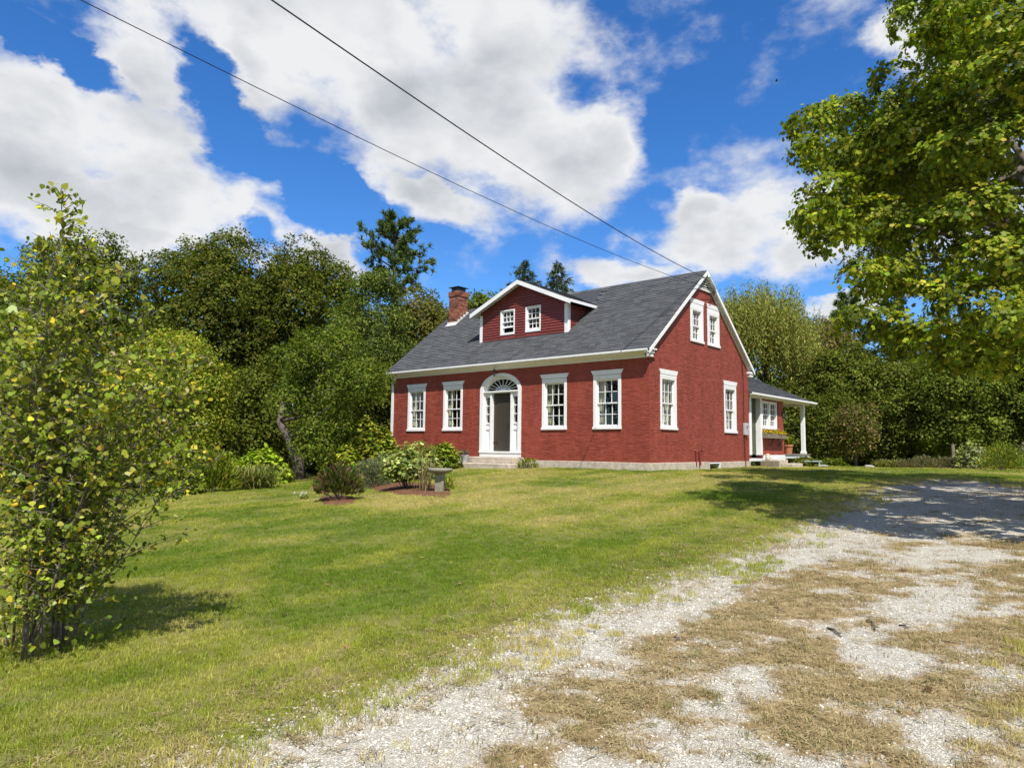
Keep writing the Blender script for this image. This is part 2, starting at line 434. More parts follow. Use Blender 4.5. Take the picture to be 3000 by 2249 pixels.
def ground_px(px, py, dmax=80):
    r = ray(px, py); ts = np.linspace(1.5, dmax, 1600); P = CAM+ts[:, None]*r
    d = P[:, 2]-gz(P[:, 0], P[:, 1]); k = np.argmax(d < 0)
    if not (d < 0).any(): k = len(ts)-1
    return P[k], ts[k]
def ground_at(px, d):               # ground point under the ray of column px at depth d
    p = CAM+(_fw+_R*(px-1500)/F_PX)*d
    return np.array([p[0], p[1], gz1(p[0], p[1])])

# drive: outline found on the ground from the photograph
_edge_px = [(475, 2249), (841, 2116), (1220, 1953), (1600, 1804), (1899, 1709), (2116, 1625), (2290, 1560), (2420, 1492), (2540, 1440), (2655, 1408), (2760, 1400), (2880, 1408), (3000, 1424)]
_edge = np.array([ground_px(*p)[0][:2] for p in _edge_px])
_d0 = _edge[0]-_edge[2]; _d0 /= np.linalg.norm(_d0)
_poly = np.vstack([_edge[0]+_d0*30, _edge[0]+_d0*4, _edge, _edge[-1]+(_edge[-1]-_edge[-2])/np.linalg.norm(_edge[-1]-_edge[-2])*6,
                   [34, 2], [40, -20], [30, -45]])
def seg_dist(x, y, poly, closed=False):
    best = np.full(x.shape, 1e9)
    n = len(poly)
    for i in range(n if closed else n-1):
        a = poly[i]; b = poly[(i+1) % n]; ab = b-a; L2 = ab@ab
        t = np.clip(((x-a[0])*ab[0]+(y-a[1])*ab[1])/L2, 0, 1)
        best = np.minimum(best, np.hypot(x-a[0]-t*ab[0], y-a[1]-t*ab[1]))
    return best
def inside(x, y, poly):
    c = np.zeros(x.shape, bool); n = len(poly)
    for i in range(n):
        a = poly[i]; b = poly[(i+1) % n]
        if a[1] == b[1]: continue
        c ^= ((a[1] > y) != (b[1] > y)) & (x < (b[0]-a[0])*(y-a[1])/(b[1]-a[1])+a[0])
    return c
def drive_sd(x, y):                 # metres inside the drive (negative = lawn)
    d = seg_dist(x, y, _poly, True)
    return np.where(inside(x, y, _poly), d, -d)
_track_px = [(620, 2330), (900, 2180), (1200, 2040), (1500, 1900), (1850, 1770), (2150, 1660), (2400, 1570), (2600, 1490), (2740, 1430)]
_track = np.array([ground_px(*p)[0][:2] for p in _track_px])
_patch_px = [(2000, 2210, 320, 130, 0), (2190, 1975, 120, 48, 0), (2424, 2039, 60, 24, 0), (2540, 1880, 190, 55, 22), (2660, 1770, 190, 62, 0),
             (2150, 1655, 330, 70, -18), (2750, 1620, 260, 34, 0), (2750, 1490, 480, 85, 0), (2300, 1585, 260, 50, 0), (1650, 2249, 200, 60, -15), (2330, 2249, 220, 60, 0), (2760, 1720, 120, 26, 0)]
def gravel(x, y):                   # 0..1, where bare gravel shows
    t = seg_dist(x, y, _track)
    g = np.clip(1.30-t/0.78, 0, 1)
    z = gz(x, y)
    v = np.stack([x, y, z], -1)-CAM
    dep = v@_fw; ok = dep > 1.0
    dp = np.where(ok, dep, 1.0)
    px = 1500+F_PX*(v@_R)/dp; py = 1124.5-F_PX*(v@_U)/dp
    for (cx, cy, rx, ry, a) in _patch_px:
        c, s = math.cos(math.radians(a)), math.sin(math.radians(a))
        u = ((px-cx)*c+(py-cy)*s)/rx; w = (-(px-cx)*s+(py-cy)*c)/ry
        g = np.maximum(g, np.where(ok, np.clip(1.35-0.85*np.hypot(u, w), 0, 0.9), 0))
    return np.maximum(g, 0.34)
def lawn_tint(x, y):
    """0 lush green .. 1 dry"""
    s = drive_sd(x, y)
    n = fbm(x*0.42+3, y*0.42+7, 21, 4)
    m = fbm(x*1.3+13, y*1.3+2, 31, 3)
    base = 0.54+1.7*(n-0.5)+0.8*(m-0.5)
    base = base-0.28*np.exp(-((s+2.0)/1.3)**2)          # greener band along the drive
    base = base+0.30*np.exp(-((s+0.25)/0.35)**2)
    base = base+0.13*np.sin(s*2*math.pi/1.15+1.5*fbm(x*.3, y*.3, 91, 2))*np.clip(-s, 0, 1)      # mower stripes along the drive
    return np.clip(base, 0, 1)
def tint_col(t, seedarr):
    g0 = np.array([0.140, 0.215, 0.015]); g1 = np.array([0.320, 0.340, 0.042]); g2 = np.array([0.500, 0.420, 0.145])
    t = t[:, None]
    c = np.where(t < 0.5, g0+(g1-g0)*t*2, g1+(g2-g1)*(t-0.5)*2)
    return c*(0.75+0.5*seedarr[:, None])

def axis(parts):
    a = []
    for lo, hi, st in parts: a.append(np.arange(lo, hi, st))
    return np.concatenate(a+[[parts[-1][1]]])
def build_ground():
    xs = axis([(-900, -100, 200), (-100, -32, 17), (-32, 0, 0.4), (0, 20, 0.13), (20, 40, 1.0), (40, 120, 20), (120, 900, 195)])
    ys = axis([(-900, -100, 200), (-100, -26, 18), (-26, -5, 0.13), (-5, 26, 0.4), (26, 50, 3.0), (50, 130, 20), (130, 900, 192.5)])
    X, Y = np.meshgrid(xs, ys); x = X.ravel(); y = Y.ravel(); z = gz(x, y)
    nx, ny = len(xs), len(ys)
    sd = drive_sd(x, y)
    z = z-np.clip(sd*0.12, 0, 0.05)                      # the drive lies a little below the turf
    me = bpy.data.meshes.new('lawn_ground')
    me.vertices.add(len(x)); me.vertices.foreach_set('co', np.stack([x, y, z], -1).astype(np.float32).ravel())
    i = np.arange(nx*ny).reshape(ny, nx)
    q = np.stack([i[:-1, :-1], i[:-1, 1:], i[1:, 1:], i[1:, :-1]], -1).reshape(-1, 4).astype(np.int32)
    me.loops.add(q.size); me.loops.foreach_set('vertex_index', q.ravel())
    me.polygons.add(len(q)); me.polygons.foreach_set('loop_start', np.arange(0, q.size, 4, dtype=np.int32)); me.polygons.foreach_set('loop_total', np.full(len(q), 4, np.int32))
    me.polygons.foreach_set('use_smooth', np.ones(len(q), bool))
    for nm, arr in (('drv', np.clip(sd, -3, 3)), ('grv', gravel(x, y)+(fbm(x*2.2, y*2.2, 71, 4)-0.5)*1.3+(fbm(x*7.5, y*7.5, 76, 3)-0.5)*1.25), ('dry', lawn_tint(x, y))):
        a = me.attributes.new(nm, 'FLOAT', 'POINT'); a.data.foreach_set('value', arr.astype(np.float32))
    me.update(calc_edges=True)
    m, nt, b = new_mat('ground'); L = nt.links.new
    def A(nm):
        n = nt.nodes.new('ShaderNodeAttribute'); n.attribute_name = nm; return n.outputs['Fac']
    geo = nt.nodes.new('ShaderNodeNewGeometry'); P = geo.outputs['Position']
    def noise(s, d=5, r=0.6):
        n = nt.nodes.new('ShaderNodeTexNoise'); n.inputs['Scale'].default_value = s; n.inputs['Detail'].default_value = d; n.inputs['Roughness'].default_value = r
        L(P, n.inputs['Vector']); return n.outputs['Fac']
    def mth(op, a, b_, clamp=False):
        n = nt.nodes.new('ShaderNodeMath'); n.operation = op; n.use_clamp = clamp
        for k, v in enumerate((a, b_)):
            if isinstance(v, (int, float)): n.inputs[k].default_value = v
            else: L(v, n.inputs[k])
        return n.outputs[0]
    def mixc(f, a, b_):
        n = nt.nodes.new('ShaderNodeMix'); n.data_type = 'RGBA'
        if isinstance(f, (int, float)): n.inputs[0].default_value = f
        else: L(f, n.inputs[0])
        for k, v in ((6, a), (7, b_)):
            if isinstance(v, tuple): n.inputs[k].default_value = v
            else: L(v, n.inputs[k])
        return n.outputs[2]
    def step(v, a, c):
        n = nt.nodes.new('ShaderNodeMapRange'); n.interpolation_type = 'SMOOTHSTEP'; L(v, n.inputs[0]); n.inputs[1].default_value = a; n.inputs[2].default_value = c; return n.outputs[0]
    n1 = noise(1.6, 6); n2 = noise(9, 6); n3 = noise(60, 4); n4 = noise(4.5, 6)
    # turf floor seen between the blades
    lawn = mixc(A('dry'), (0.12, 0.165, 0.018, 1), (0.34, 0.29, 0.095, 1))
    lawn = mixc(step(n2, 0.35, 0.7), lawn, mixc(0.5, lawn, (0.28, 0.23, 0.09, 1)))
    lawn = mixc(step(n3, 0.30, 0.75), mixc(0.45, lawn, (0.03, 0.04, 0.01, 1)), lawn)
    # dead grass
    straw = mixc(step(n2, 0.3, 0.7), (0.24, 0.168, 0.080, 1), (0.43, 0.335, 0.175, 1))
    straw = mixc(step(n3, 0.3, 0.7), mixc(0.4, straw, (0.10, 0.06, 0.03, 1)), straw)
    # gravel
    vo = nt.nodes.new('ShaderNodeTexVoronoi'); vo.inputs['Scale'].default_value = 62; L(P, vo.inputs['Vector'])
    vd = nt.nodes.new('ShaderNodeTexVoronoi'); vd.feature = 'DISTANCE_TO_EDGE'; vd.inputs['Scale'].default_value = 62; L(P, vd.inputs['Vector'])
    sepc = nt.nodes.new('ShaderNodeSeparateColor'); L(vo.outputs['Color'], sepc.inputs[0])
    grv = mixc(sepc.outputs[0], (0.42, 0.39, 0.325, 1), (0.72, 0.68, 0.58, 1))
    grv = mixc(step(vd.outputs['Distance'], 0.02, 0.16), mixc(0.4, grv, (0.20, 0.17, 0.12, 1)), grv)
    grv = mixc(step(n1, 0.35, 0.75), grv, mixc(0.25, grv, (0.44, 0.35, 0.22, 1)))
    gf = mth('ADD', A('grv'), mth('MULTIPLY', mth('SUBTRACT', mth('ADD', mth('MULTIPLY', n4, 0.6), mth('MULTIPLY', n2, 0.4)), 0.5), 1.3))
    gmask = step(gf, 0.28, 0.72)
    drive = mixc(gmask, straw, grv)
    df = mth('ADD', A('drv'), mth('MULTIPLY', mth('SUBTRACT', mth('ADD', mth('MULTIPLY', n4, 0.5), mth('MULTIPLY', n2, 0.5)), 0.5), 0.8))
    col = mixc(step(df, -0.12, 0.22), lawn, drive)
    L(col, b.inputs['Base Color']); b.inputs['Roughness'].default_value = 0.95; b.inputs['Specular IOR Level'].default_value = 0.15
    bp = nt.nodes.new('ShaderNodeBump'); bp.inputs['Strength'].default_value = 0.7; bp.inputs['Distance'].default_value = 0.025
    h = mth('ADD', mth('MULTIPLY', n3, 0.7), mth('MULTIPLY', n2, 0.8)); h = mth('ADD', h, mth('MULTIPLY', step(vd.outputs['Distance'], 0.0, 0.3), mth('MULTIPLY', gmask, 0.5)))
    L(h, bp.inputs['Height']); L(bp.outputs[0], b.inputs['Normal'])
    me.materials.append(m)
    o = add_obj('ground', me)
    tag(o, 'mown lawn sloping up to the house with a pale gravel drive across it', 'ground', kind='structure')
build_ground()

# ------------------------------------------------------------------ scattered ground cover (uncountable: grass, straw, gravel)
def proto_collection(name, meshes):
    c = bpy.data.collections.new(name)
    for i, me in enumerate(meshes):
        o = bpy.data.objects.new('%s_%02d' % (name, i), me); c.objects.link(o)
    return c
def scatter(name, label, category, coll, nproto, pos, rot, scl, tint):
    n = len(pos)
    me = bpy.data.meshes.new(name)
    me.vertices.add(n); me.vertices.foreach_set('co', pos.astype(np.float32).ravel())
    a = me.attributes.new('rot', 'FLOAT_VECTOR', 'POINT'); a.data.foreach_set('vector', rot.astype(np.float32).ravel())
    a = me.attributes.new('scl', 'FLOAT_VECTOR', 'POINT'); a.data.foreach_set('vector', scl.astype(np.float32).ravel())
    a = me.attributes.new('idx', 'INT', 'POINT'); a.data.foreach_set('value', RNG.integers(0, nproto, n).astype(np.int32))
    a = me.attributes.new('tint', 'FLOAT_COLOR', 'POINT'); a.data.foreach_set('color', np.c_[tint, np.ones(n)].astype(np.float32).ravel())
    o = add_obj(name, me)
    ng = bpy.data.node_groups.new(name, 'GeometryNodeTree')
    ng.interface.new_socket('Geometry', in_out='INPUT', socket_type='NodeSocketGeometry')
    ng.interface.new_socket('Geometry', in_out='OUTPUT', socket_type='NodeSocketGeometry')
    N = ng.nodes.new; L = ng.links.new
    gi = N('NodeGroupInput'); go = N('NodeGroupOutput')
    ip = N('GeometryNodeInstanceOnPoints'); ci = N('GeometryNodeCollectionInfo')
    ci.inputs['Collection'].default_value = coll; ci.inputs['Separate Children'].default_value = True; ci.inputs['Reset Children'].default_value = True
    ip.inputs['Pick Instance'].default_value = True
    def named(nm, t):
        k = N('GeometryNodeInputNamedAttribute'); k.data_type = t; k.inputs['Name'].default_value = nm
        return [s for s in k.outputs if s.enabled and s.name == 'Attribute'][0]
    L(gi.outputs[0], ip.inputs['Points']); L(ci.outputs[0], ip.inputs['Instance'])
    L(named('idx', 'INT'), ip.inputs['Instance Index'])
    er = N('FunctionNodeEulerToRotation'); L(named('rot', 'FLOAT_VECTOR'), er.inputs[0]); L(er.outputs[0], ip.inputs['Rotation'])
    L(named('scl', 'FLOAT_VECTOR'), ip.inputs['Scale']); L(ip.outputs[0], go.inputs[0])
    md = o.modifiers.new('scatter', 'NODES'); md.node_group = ng
    tag(o, label, category, kind='stuff')
    return o
def tuft_mesh(nm, mat, blades, radius, hmin, hmax, lean, width, seed, flat=False):
    r = np.random.default_rng(seed); V = []; Fc = []
    for i in range(blades):
        a = r.uniform(0, 2*math.pi); rr = radius*math.sqrt(r.uniform()); bx, by = rr*math.cos(a), rr*math.sin(a)
        h = r.uniform(hmin, hmax); d = r.uniform(0, 2*math.pi); ln = r.uniform(0.2, 1)*lean*h
        dx, dy = math.cos(d), math.sin(d); px, py = -dy, dx
        if r.uniform() < 0.5: px, py = dx, dy
        w = width*r.uniform(0.7, 1.3); b = len(V)
        if flat:
            z0 = r.uniform(0.0, 0.02); px, py = -dy, dx
            V += [(bx-px*w, by-py*w, z0), (bx+px*w, by+py*w, z0), (bx+dx*h*.5+px*w, by+dy*h*.5+py*w, z0+0.10*h), (bx+dx*h*.5-px*w, by+dy*h*.5-py*w, z0+0.10*h), (bx+dx*h, by+dy*h, z0+0.02*h)]
        else:
            V += [(bx-px*w, by-py*w, -0.01), (bx+px*w, by+py*w, -0.01), (bx+dx*ln*.35+px*w*.8, by+dy*ln*.35+py*w*.8, h*.6), (bx+dx*ln*.35-px*w*.8, by+dy*ln*.35-py*w*.8, h*.6), (bx+dx*ln, by+dy*ln, h)]
        Fc += [(b, b+1, b+2, b+3), (b+3, b+2, b+4)]
    me = bpy.data.meshes.new(nm); me.from_pydata(V, [], Fc); me.materials.append(mat)
    return me
def stone_mesh(nm, seed):
    bm = bmesh.new(); bmesh.ops.create_icosphere(bm, subdivisions=1, radius=1.0)
    r = random.Random(seed)
    for v in bm.verts: v.co *= r.uniform(0.72, 1.2); v.co.z *= 0.62
    me = bpy.data.meshes.new(nm); bm.to_mesh(me); bm.free(); me.materials.append(MAT['stone'])
    return me
def sample_view(bands, margin=0.22):
    """random ground points in the wedge in front of the camera; bands of (near, far, per m2)"""
    out = []
    hf = 1500/F_PX*(1+margin)+0.02
    for near, far, dens in bands:
        n = int(dens*hf*(far**2-near**2))
        d = np.sqrt(RNG.uniform(near**2, far**2, n)); s = RNG.uniform(-hf, hf, n)*d
        f2 = np.array([math.sin(YAW), math.cos(YAW)]); r2 = np.array([math.cos(YAW), -math.sin(YAW)])
        p = CAM[:2]+d[:, None]*f2+s[:, None]*r2
        out.append(np.c_[p, d])
    return np.vstack(out)
def house_mask(x, y):
    return ((x > -12.5) & (x < 0.12) & (y > -0.1) & (y < 15.0)) | ((x > -7.85) & (x < -4.55) & (y > -1.3) & (y < 0)) | ((x > -0.3) & (x < 0.9) & (y > 8.0) & (y < 10.6))
def scatter_all():
    # lawn
    P = sample_view([(2.4, 6, 420), (6, 10, 300), (10, 16, 150), (16, 24, 62), (24, 36, 22)])
    x, y, d = P.T
    n = fbm(x*2.2, y*2.2, 51, 3)
    sd = drive_sd(x, y)+(n-0.5)*0.7
    keep = (sd < RNG.uniform(-0.15, 0.28, len(x))) & ~house_mask(x, y)
    # a weedy corner at the right of the drive and stray tufts on it
    z0 = gz(x, y); v = np.stack([x, y, z0], -1)-CAM; dep = np.maximum(v@_fw, 1); px = 1500+F_PX*(v@_R)/dep; py = 1124.5-F_PX*(v@_U)/dep
    corner = np.clip((px-2790-(2249-py)*0.12)/240, 0, 1)*np.clip((py-1750)/300, 0, 1)
    keep |= (RNG.random(len(x)) < corner*0.35*(n > 0.45)) & (sd > 0)
    keep |= (sd > 0) & (sd < 0.9) & (n > 0.55) & (RNG.random(len(x)) < 0.45)
    x, y, d, sd = x[keep], y[keep], d[keep], sd[keep]
    t = np.clip(lawn_tint(x, y)+RNG.normal(0, 0.12, len(x))+np.clip(sd+0.1, 0, 0.4)*1.2, 0, 1)
    tall = 0.75+0.75*fbm(x*0.9, y*0.9, 61, 3)
    s = (0.95+np.clip(d-8, 0, 30)*0.055)*RNG.uniform(0.75, 1.25, len(x))
    hgt = tall*RNG.uniform(0.7, 1.25, len(x))*(1+np.clip(d-10, 0, 20)*0.02)
    meshes = [tuft_mesh('tuft%d' % i, MAT['blade'], 18, 0.055, 0.013, 0.038, 1.3, 0.0022, 100+i) for i in range(6)]
    scatter('lawn_grass', 'short mown grass covering the lawn around the house', 'grass', proto_collection('tufts', meshes), 6,
            np.c_[x, y, gz(x, y)], np.c_[np.zeros((len(x), 2)), RNG.uniform(0, 6.28, len(x))], np.c_[s, s, hgt], tint_col(t, RNG.random(len(x))))
    # dead grass on the drive
    P = sample_view([(2.4, 6, 520), (6, 10, 320), (10, 17, 110), (17, 26, 20)])
    x, y, d = P.T
    sd = drive_sd(x, y); g = gravel(x, y)+(fbm(x*2.2, y*2.2, 71, 4)-0.5)*1.3+(fbm(x*7.5, y*7.5, 76, 3)-0.5)*1.25
    keep = (sd > -0.1+RNG.normal(0, .15, len(x))) & (g < 0.42+RNG.normal(0, 0.10, len(x))) & ~house_mask(x, y)
    keep |= (sd > -0.7) & (sd < 0.5) & (RNG.random(len(x)) < 0.35)
    keep |= (sd > 0) & (RNG.random(len(x)) < 0.07)
    x, y, d = x[keep], y[keep], d[keep]
    s = (0.95+np.clip(d-6, 0, 30)*0.07)*RNG.uniform(0.7, 1.3, len(x))
    k = RNG.random(len(x))[:, None]
    c = np.array([0.24, 0.168, 0.078])*(1-k)+np.array([0.52, 0.415, 0.215])*k
    gr = (RNG.random(len(x)) < 0.10)[:, None]
    c = np.where(gr, np.array([0.16, 0.17, 0.045]), c)
    meshes = [tuft_mesh('straw%d' % i, MAT['strawblade'], 12, 0.075, 0.025, 0.085 if i % 4 else 0.045, 1.0, 0.0019, 200+i, flat=(i % 4 != 0)) for i in range(6)]
    scatter('dry_grass', 'brown dried grass strewn along the middle of the drive', 'dry grass', proto_collection('straws', meshes), 6,
            np.c_[x, y, gz(x, y)-0.045*np.clip(drive_sd(x, y)*2.4, 0, 1)], np.c_[np.zeros((len(x), 2)), RNG.uniform(0, 6.28, len(x))], np.c_[s, s, s*0.9], c)
    # loose gravel
    P = sample_view([(2.4, 5, 1500), (5, 8, 850), (8, 12, 260), (12, 18, 50)])
    x, y, d = P.T
    sd = drive_sd(x, y); g = gravel(x, y)+(fbm(x*2.2, y*2.2, 71, 4)-0.5)*1.3+(fbm(x*7.5, y*7.5, 76, 3)-0.5)*1.25
    edge = (sd > -0.15) & (sd < 1.0) & (fbm(x*3, y*3, 81, 3) > 0.40) & (RNG.random(len(x)) < 0.75)
    keep = ((sd > 0.05) & (g > 0.40+RNG.normal(0, 0.12, len(x)))) | edge
    e = edge[keep]; x, y, d = x[keep], y[keep], d[keep]
    s = np.exp(RNG.normal(math.log(0.0055), 0.36, len(x)))*(1+np.clip(d-4, 0, 15)*0.06); s = np.where(e, s*1.35, s); s = np.clip(s, 0.003, 0.014)
    k = RNG.random(len(x))[:, None]
    c = np.array([0.34, 0.31, 0.26])*(1-k)+np.array([0.70, 0.655, 0.56])*k
    scatter('loose_gravel', 'pale crushed stone lying in the wheel tracks of the drive', 'gravel', proto_collection('pebbles', [stone_mesh('pebble%d' % i, i) for i in range(6)]), 6,
            np.c_[x, y, gz(x, y)-np.clip(sd[keep]*0.12, 0, 0.05)+s*0.25], RNG.uniform(-.4, .4, (len(x), 3))+np.c_[np.zeros((len(x), 2)), RNG.uniform(0, 6.28, len(x))], np.c_[s, s*RNG.uniform(.7, 1, len(x)), s], c)
scatter_all()

# ------------------------------------------------------------------ the house
FRONT = lambda u, d, z: (u, -d, z)
GABLE = lambda u, d, z: (d, u, z)
DORM = lambda u, d, z: (u, 1.05-d, z)
CHEEK = lambda u, d, z: (-3.90+d, u, z)
WING = lambda u, d, z: (-0.25+d, u, z)
XL, YB = -12.26, 7.5                       # left end, back wall
SL = 0.795                                 # roof slope
def zroof(y): return 3.465+(y+0.30)*SL if y <= 3.75 else 3.465+(7.8-y)*SL
house = empty('brick_house')
tag(house, 'red painted brick cape house with grey shingle roof, white trim and a front dormer', 'house')
def P_(mb, name, mat, parent=None, **k):
    return mb.build(name, MAT[mat], parent or house, **k)

WIN_F = [(-10.70, 1.06), (-8.60, 1.06), (-3.68, 1.06), (-1.55, 1.06)]
ZS, ZH = 1.04, 2.945
WIN_G = [(1.165, 1.06), (5.82, 1.06)]
WIN_T = [(3.21, 0.97), (4.50, 0.97)]
TS, TH = 4.07, 5.57
DC, DA, DB, DZ = -6.14, 1.0, 0.64, 2.48     # doorway: centre, half-width, rise, springing
def arch_half(z, a=DA, b=DB, zs=DZ):
    if z <= zs: return a
    t = (z-zs)/b
    return a*math.sqrt(max(0, 1-t*t)) if t < 1 else 0.0
def front_open(z):
    o = []
    if ZS < z < ZH-0.165: o += [(c-w/2, c+w/2) for c, w in WIN_F]
    if ZH-0.165 <= z < ZH: o += [(c-w/2-(z-ZH+0.165)*0.55, c+w/2+(z-ZH+0.165)*0.55) for c, w in WIN_F]
    if z < DZ+DB: h = arch_half(z); o += [(DC-h, DC+h)] if h > 0.05 and z > 0.09 else []
    return o
def gable_open(z):
    o = []
    if ZS < z < ZH: o += [(c-w/2-max(0, z-ZH+0.165)*0.55, c+w/2+max(0, z-ZH+0.165)*0.55) for c, w in WIN_G]
    if TS < z < TH: o += [(c-w/2-max(0, z-TH+0.15)*0.5, c+w/2+max(0, z-TH+0.15)*0.5) for c, w in WIN_T]
    return o
def solid(lo, hi, opens):
    segs = [(lo, hi)]
    for a, b in opens:
        n = []
        for s, e in segs:
            if b <= s or a >= e: n.append((s, e)); continue
            if a > s: n.append((s, a))
            if b < e: n.append((b, e))
        segs = n
    return segs
def wall_core():
    # mortar face of the walls: horizontal strips cut round the openings
    fw = MB(FRONT); zs = sorted(set([0, 0.1, ZS, ZH-0.165, ZH, DZ, 3.42]+[DZ+DB*math.sin(k/14*math.pi/2) for k in range(15)]))
    for a, b in zip(zs[:-1], zs[1:]):
        for s, e in solid(XL, 0, [(x0+0.01, x1-0.01) for x0, x1 in front_open((a+b)/2)]):
            fw.box(s, e, -0.30, 0.0, a, b)
    front = P_(fw, 'front_wall', 'mortar', recalc=True)
    gw = MB(GABLE); N = 40
    zs = sorted(set([0, ZS, ZH-0.165, ZH, TS, TH-0.15, TH]+[3.42+(6.60-3.42)*k/N for k in range(N+1)]))
    for a, b in zip(zs[:-1], zs[1:]):
        zt = b
        lo, hi = (0.0, YB) if zt <= 3.46 else (max(0.0, (zt-3.40)/SL-0.25), min(YB, 7.75-(zt-3.40)/SL))
        if hi <= lo: continue
        for s, e in solid(lo+0.001 if a < 3.42 else lo, hi, [(x0+0.01, x1-0.01) for x0, x1 in gable_open((a+b)/2)]):
            gw.box(s, e, -0.30, -0.0005, a, b)
    gable = P_(gw, 'gable_wall', 'mortar')
    ow = MB(); ow.box(XL, XL+0.28, 0.3, YB-0.3, 0, 3.42); ow.box(XL, -0.301, YB-0.28, YB, 0, 3.42)
    ow.quadpts([(XL, 0.35, 3.42), (XL, 7.15, 3.42), (XL, 3.75, 6.2), (XL+0.2, 0.35, 3.42), (XL+0.2, 7.15, 3.42), (XL+0.2, 3.75, 6.2)], [(0, 1, 2), (5, 4, 3), (0, 3, 4, 1), (1, 4, 5, 2), (2, 5, 3, 0)])
    P_(ow, 'rear_wall', 'mortar')
    fl = MB(); fl.box(XL+0.3, -0.31, 0.31, YB-0.3, 0.02, 0.10); fl.box(XL+0.3, -0.31, 0.31, YB-0.3, 3.0, 3.12)
    fl.box(XL+0.3, -0.31, 3.6, 3.72, 0.10, 3.0)
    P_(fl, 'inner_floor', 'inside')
    return front, gable
front_wall, gable_wall = wall_core()

def lay_bricks():
    H, LEN, JT = 0.0677, 0.205, 0.0075
    r = random.Random(21)
    items = []                              # (frame, u0,u1,z0,z1, parent)
    for frame, lo, hi, opens, ncourse, kind in ((FRONT, XL+0.13, 0.0, front_open, 49, 'f'), (GABLE, 0.0, YB, gable_open, 97, 'g')):
        for c in range(ncourse):
            z0 = c*H+JT/2; z1 = (c+1)*H-JT/2; zm = (z0+z1)/2
            l, h = lo, hi
            if kind == 'g' and z1 > 3.44:
                l = max(lo, (z1-3.42)/SL-0.24); h = min(hi, 7.74-(z1-3.42)/SL)
                if z1 > 6.08: break
                if h-l < 0.1: continue
            if kind == 'f' and z1 > 3.30: break
            off = (LEN/2 if c % 2 else 0.0)+r.uniform(-0.012, 0.012)
            u = lo-off
            while u < h:
                a, b = u+0.0012, u+LEN-0.0012
                for s, e in solid(max(a, l), min(b, h), opens(zm)) if min(b, h) > max(a, l) else []:
                    if e-s > 0.02: items.append((frame, s, e, z0, z1, kind))
                u += LEN
    def put(mb, it):
        frame, a, b, z0, z1, k = it
        mb.frame = frame
        pr = r.uniform(0.004, 0.0085); t = r.uniform(-0.002, 0.002); t2 = r.uniform(-0.003, 0.003); q = 0.003
        za, zb = z0+r.uniform(-.0025, .0025), z1+r.uniform(-.0025, .0025)
        mb.quadpts([(a, -.002, za), (b, -.002, za), (b, -.002, zb), (a, -.002, zb),
                    (a+q, pr+t-t2, za+q), (b-q, pr-t-t2, za+q), (b-q, pr-t+t2, zb-q), (a+q, pr+t+t2, zb-q)],
                   [(4, 5, 6, 7), (0, 1, 5, 4), (1, 2, 6, 5), (2, 3, 7, 6), (3, 0, 4, 7)], r.random())
    def show(it):
        p = np.array(it[0]((it[1]+it[2])/2, 0, (it[3]+it[4])/2)); v = CAM-p; d = np.linalg.norm(v)
        n = np.array((0, -1, 0)) if it[5] == 'f' else np.array((1, 0, 0))
        return -(it[2]-it[1])*(v@n)/d**3
    items.sort(key=show)
    for it in items[:300]:
        mb = MB(); put(mb, it); mb.build('brick', MAT['brick'], front_wall if it[5] == 'f' else gable_wall, recalc=False, tint=True)
    for kind, par in (('f', front_wall), ('g', gable_wall)):
        mb = MB()
        for it in items[300:]:
            if it[5] == kind: put(mb, it)
        o = mb.build('brick_courses', MAT['brick'], par, recalc=False, tint=True); tag(o, kind='stuff')
lay_bricks()

# ---- windows
def pane_grid(mb_m, frame, parent, u0, u1, z0, z1, d, nu, nz, mw=0.021, rnd=random.Random(4)):
    """muntins into mb_m, one pane object per light"""
    du = (u1-u0)/nu; dz = (z1-z0)/nz
    for i in range(1, nu): mb_m.box(u0+i*du-mw/2, u0+i*du+mw/2, d-0.004, d+0.018, z0, z1)
    for j in range(1, nz): mb_m.box(u0, u1, d-0.003, d+0.017, z0+j*dz-mw/2, z0+j*dz+mw/2)
    for i in range(nu):
        for j in range(nz):
            t1, t2 = rnd.uniform(-.0016, .0016), rnd.uniform(-.0016, .0016)
            a, b, c, e = u0+i*du, u0+(i+1)*du, z0+j*dz, z0+(j+1)*dz
            g = MB(frame)
            pts = [(a, d+t1+t2, c), (b, d-t1+t2, c), (b, d-t1-t2, e), (a, d+t1-t2, e)]
            g.quadpts(pts+[(p[0], p[1]-0.004, p[2]) for p in pts], MB.BF)
            g.build('pane', MAT['glass'], parent)
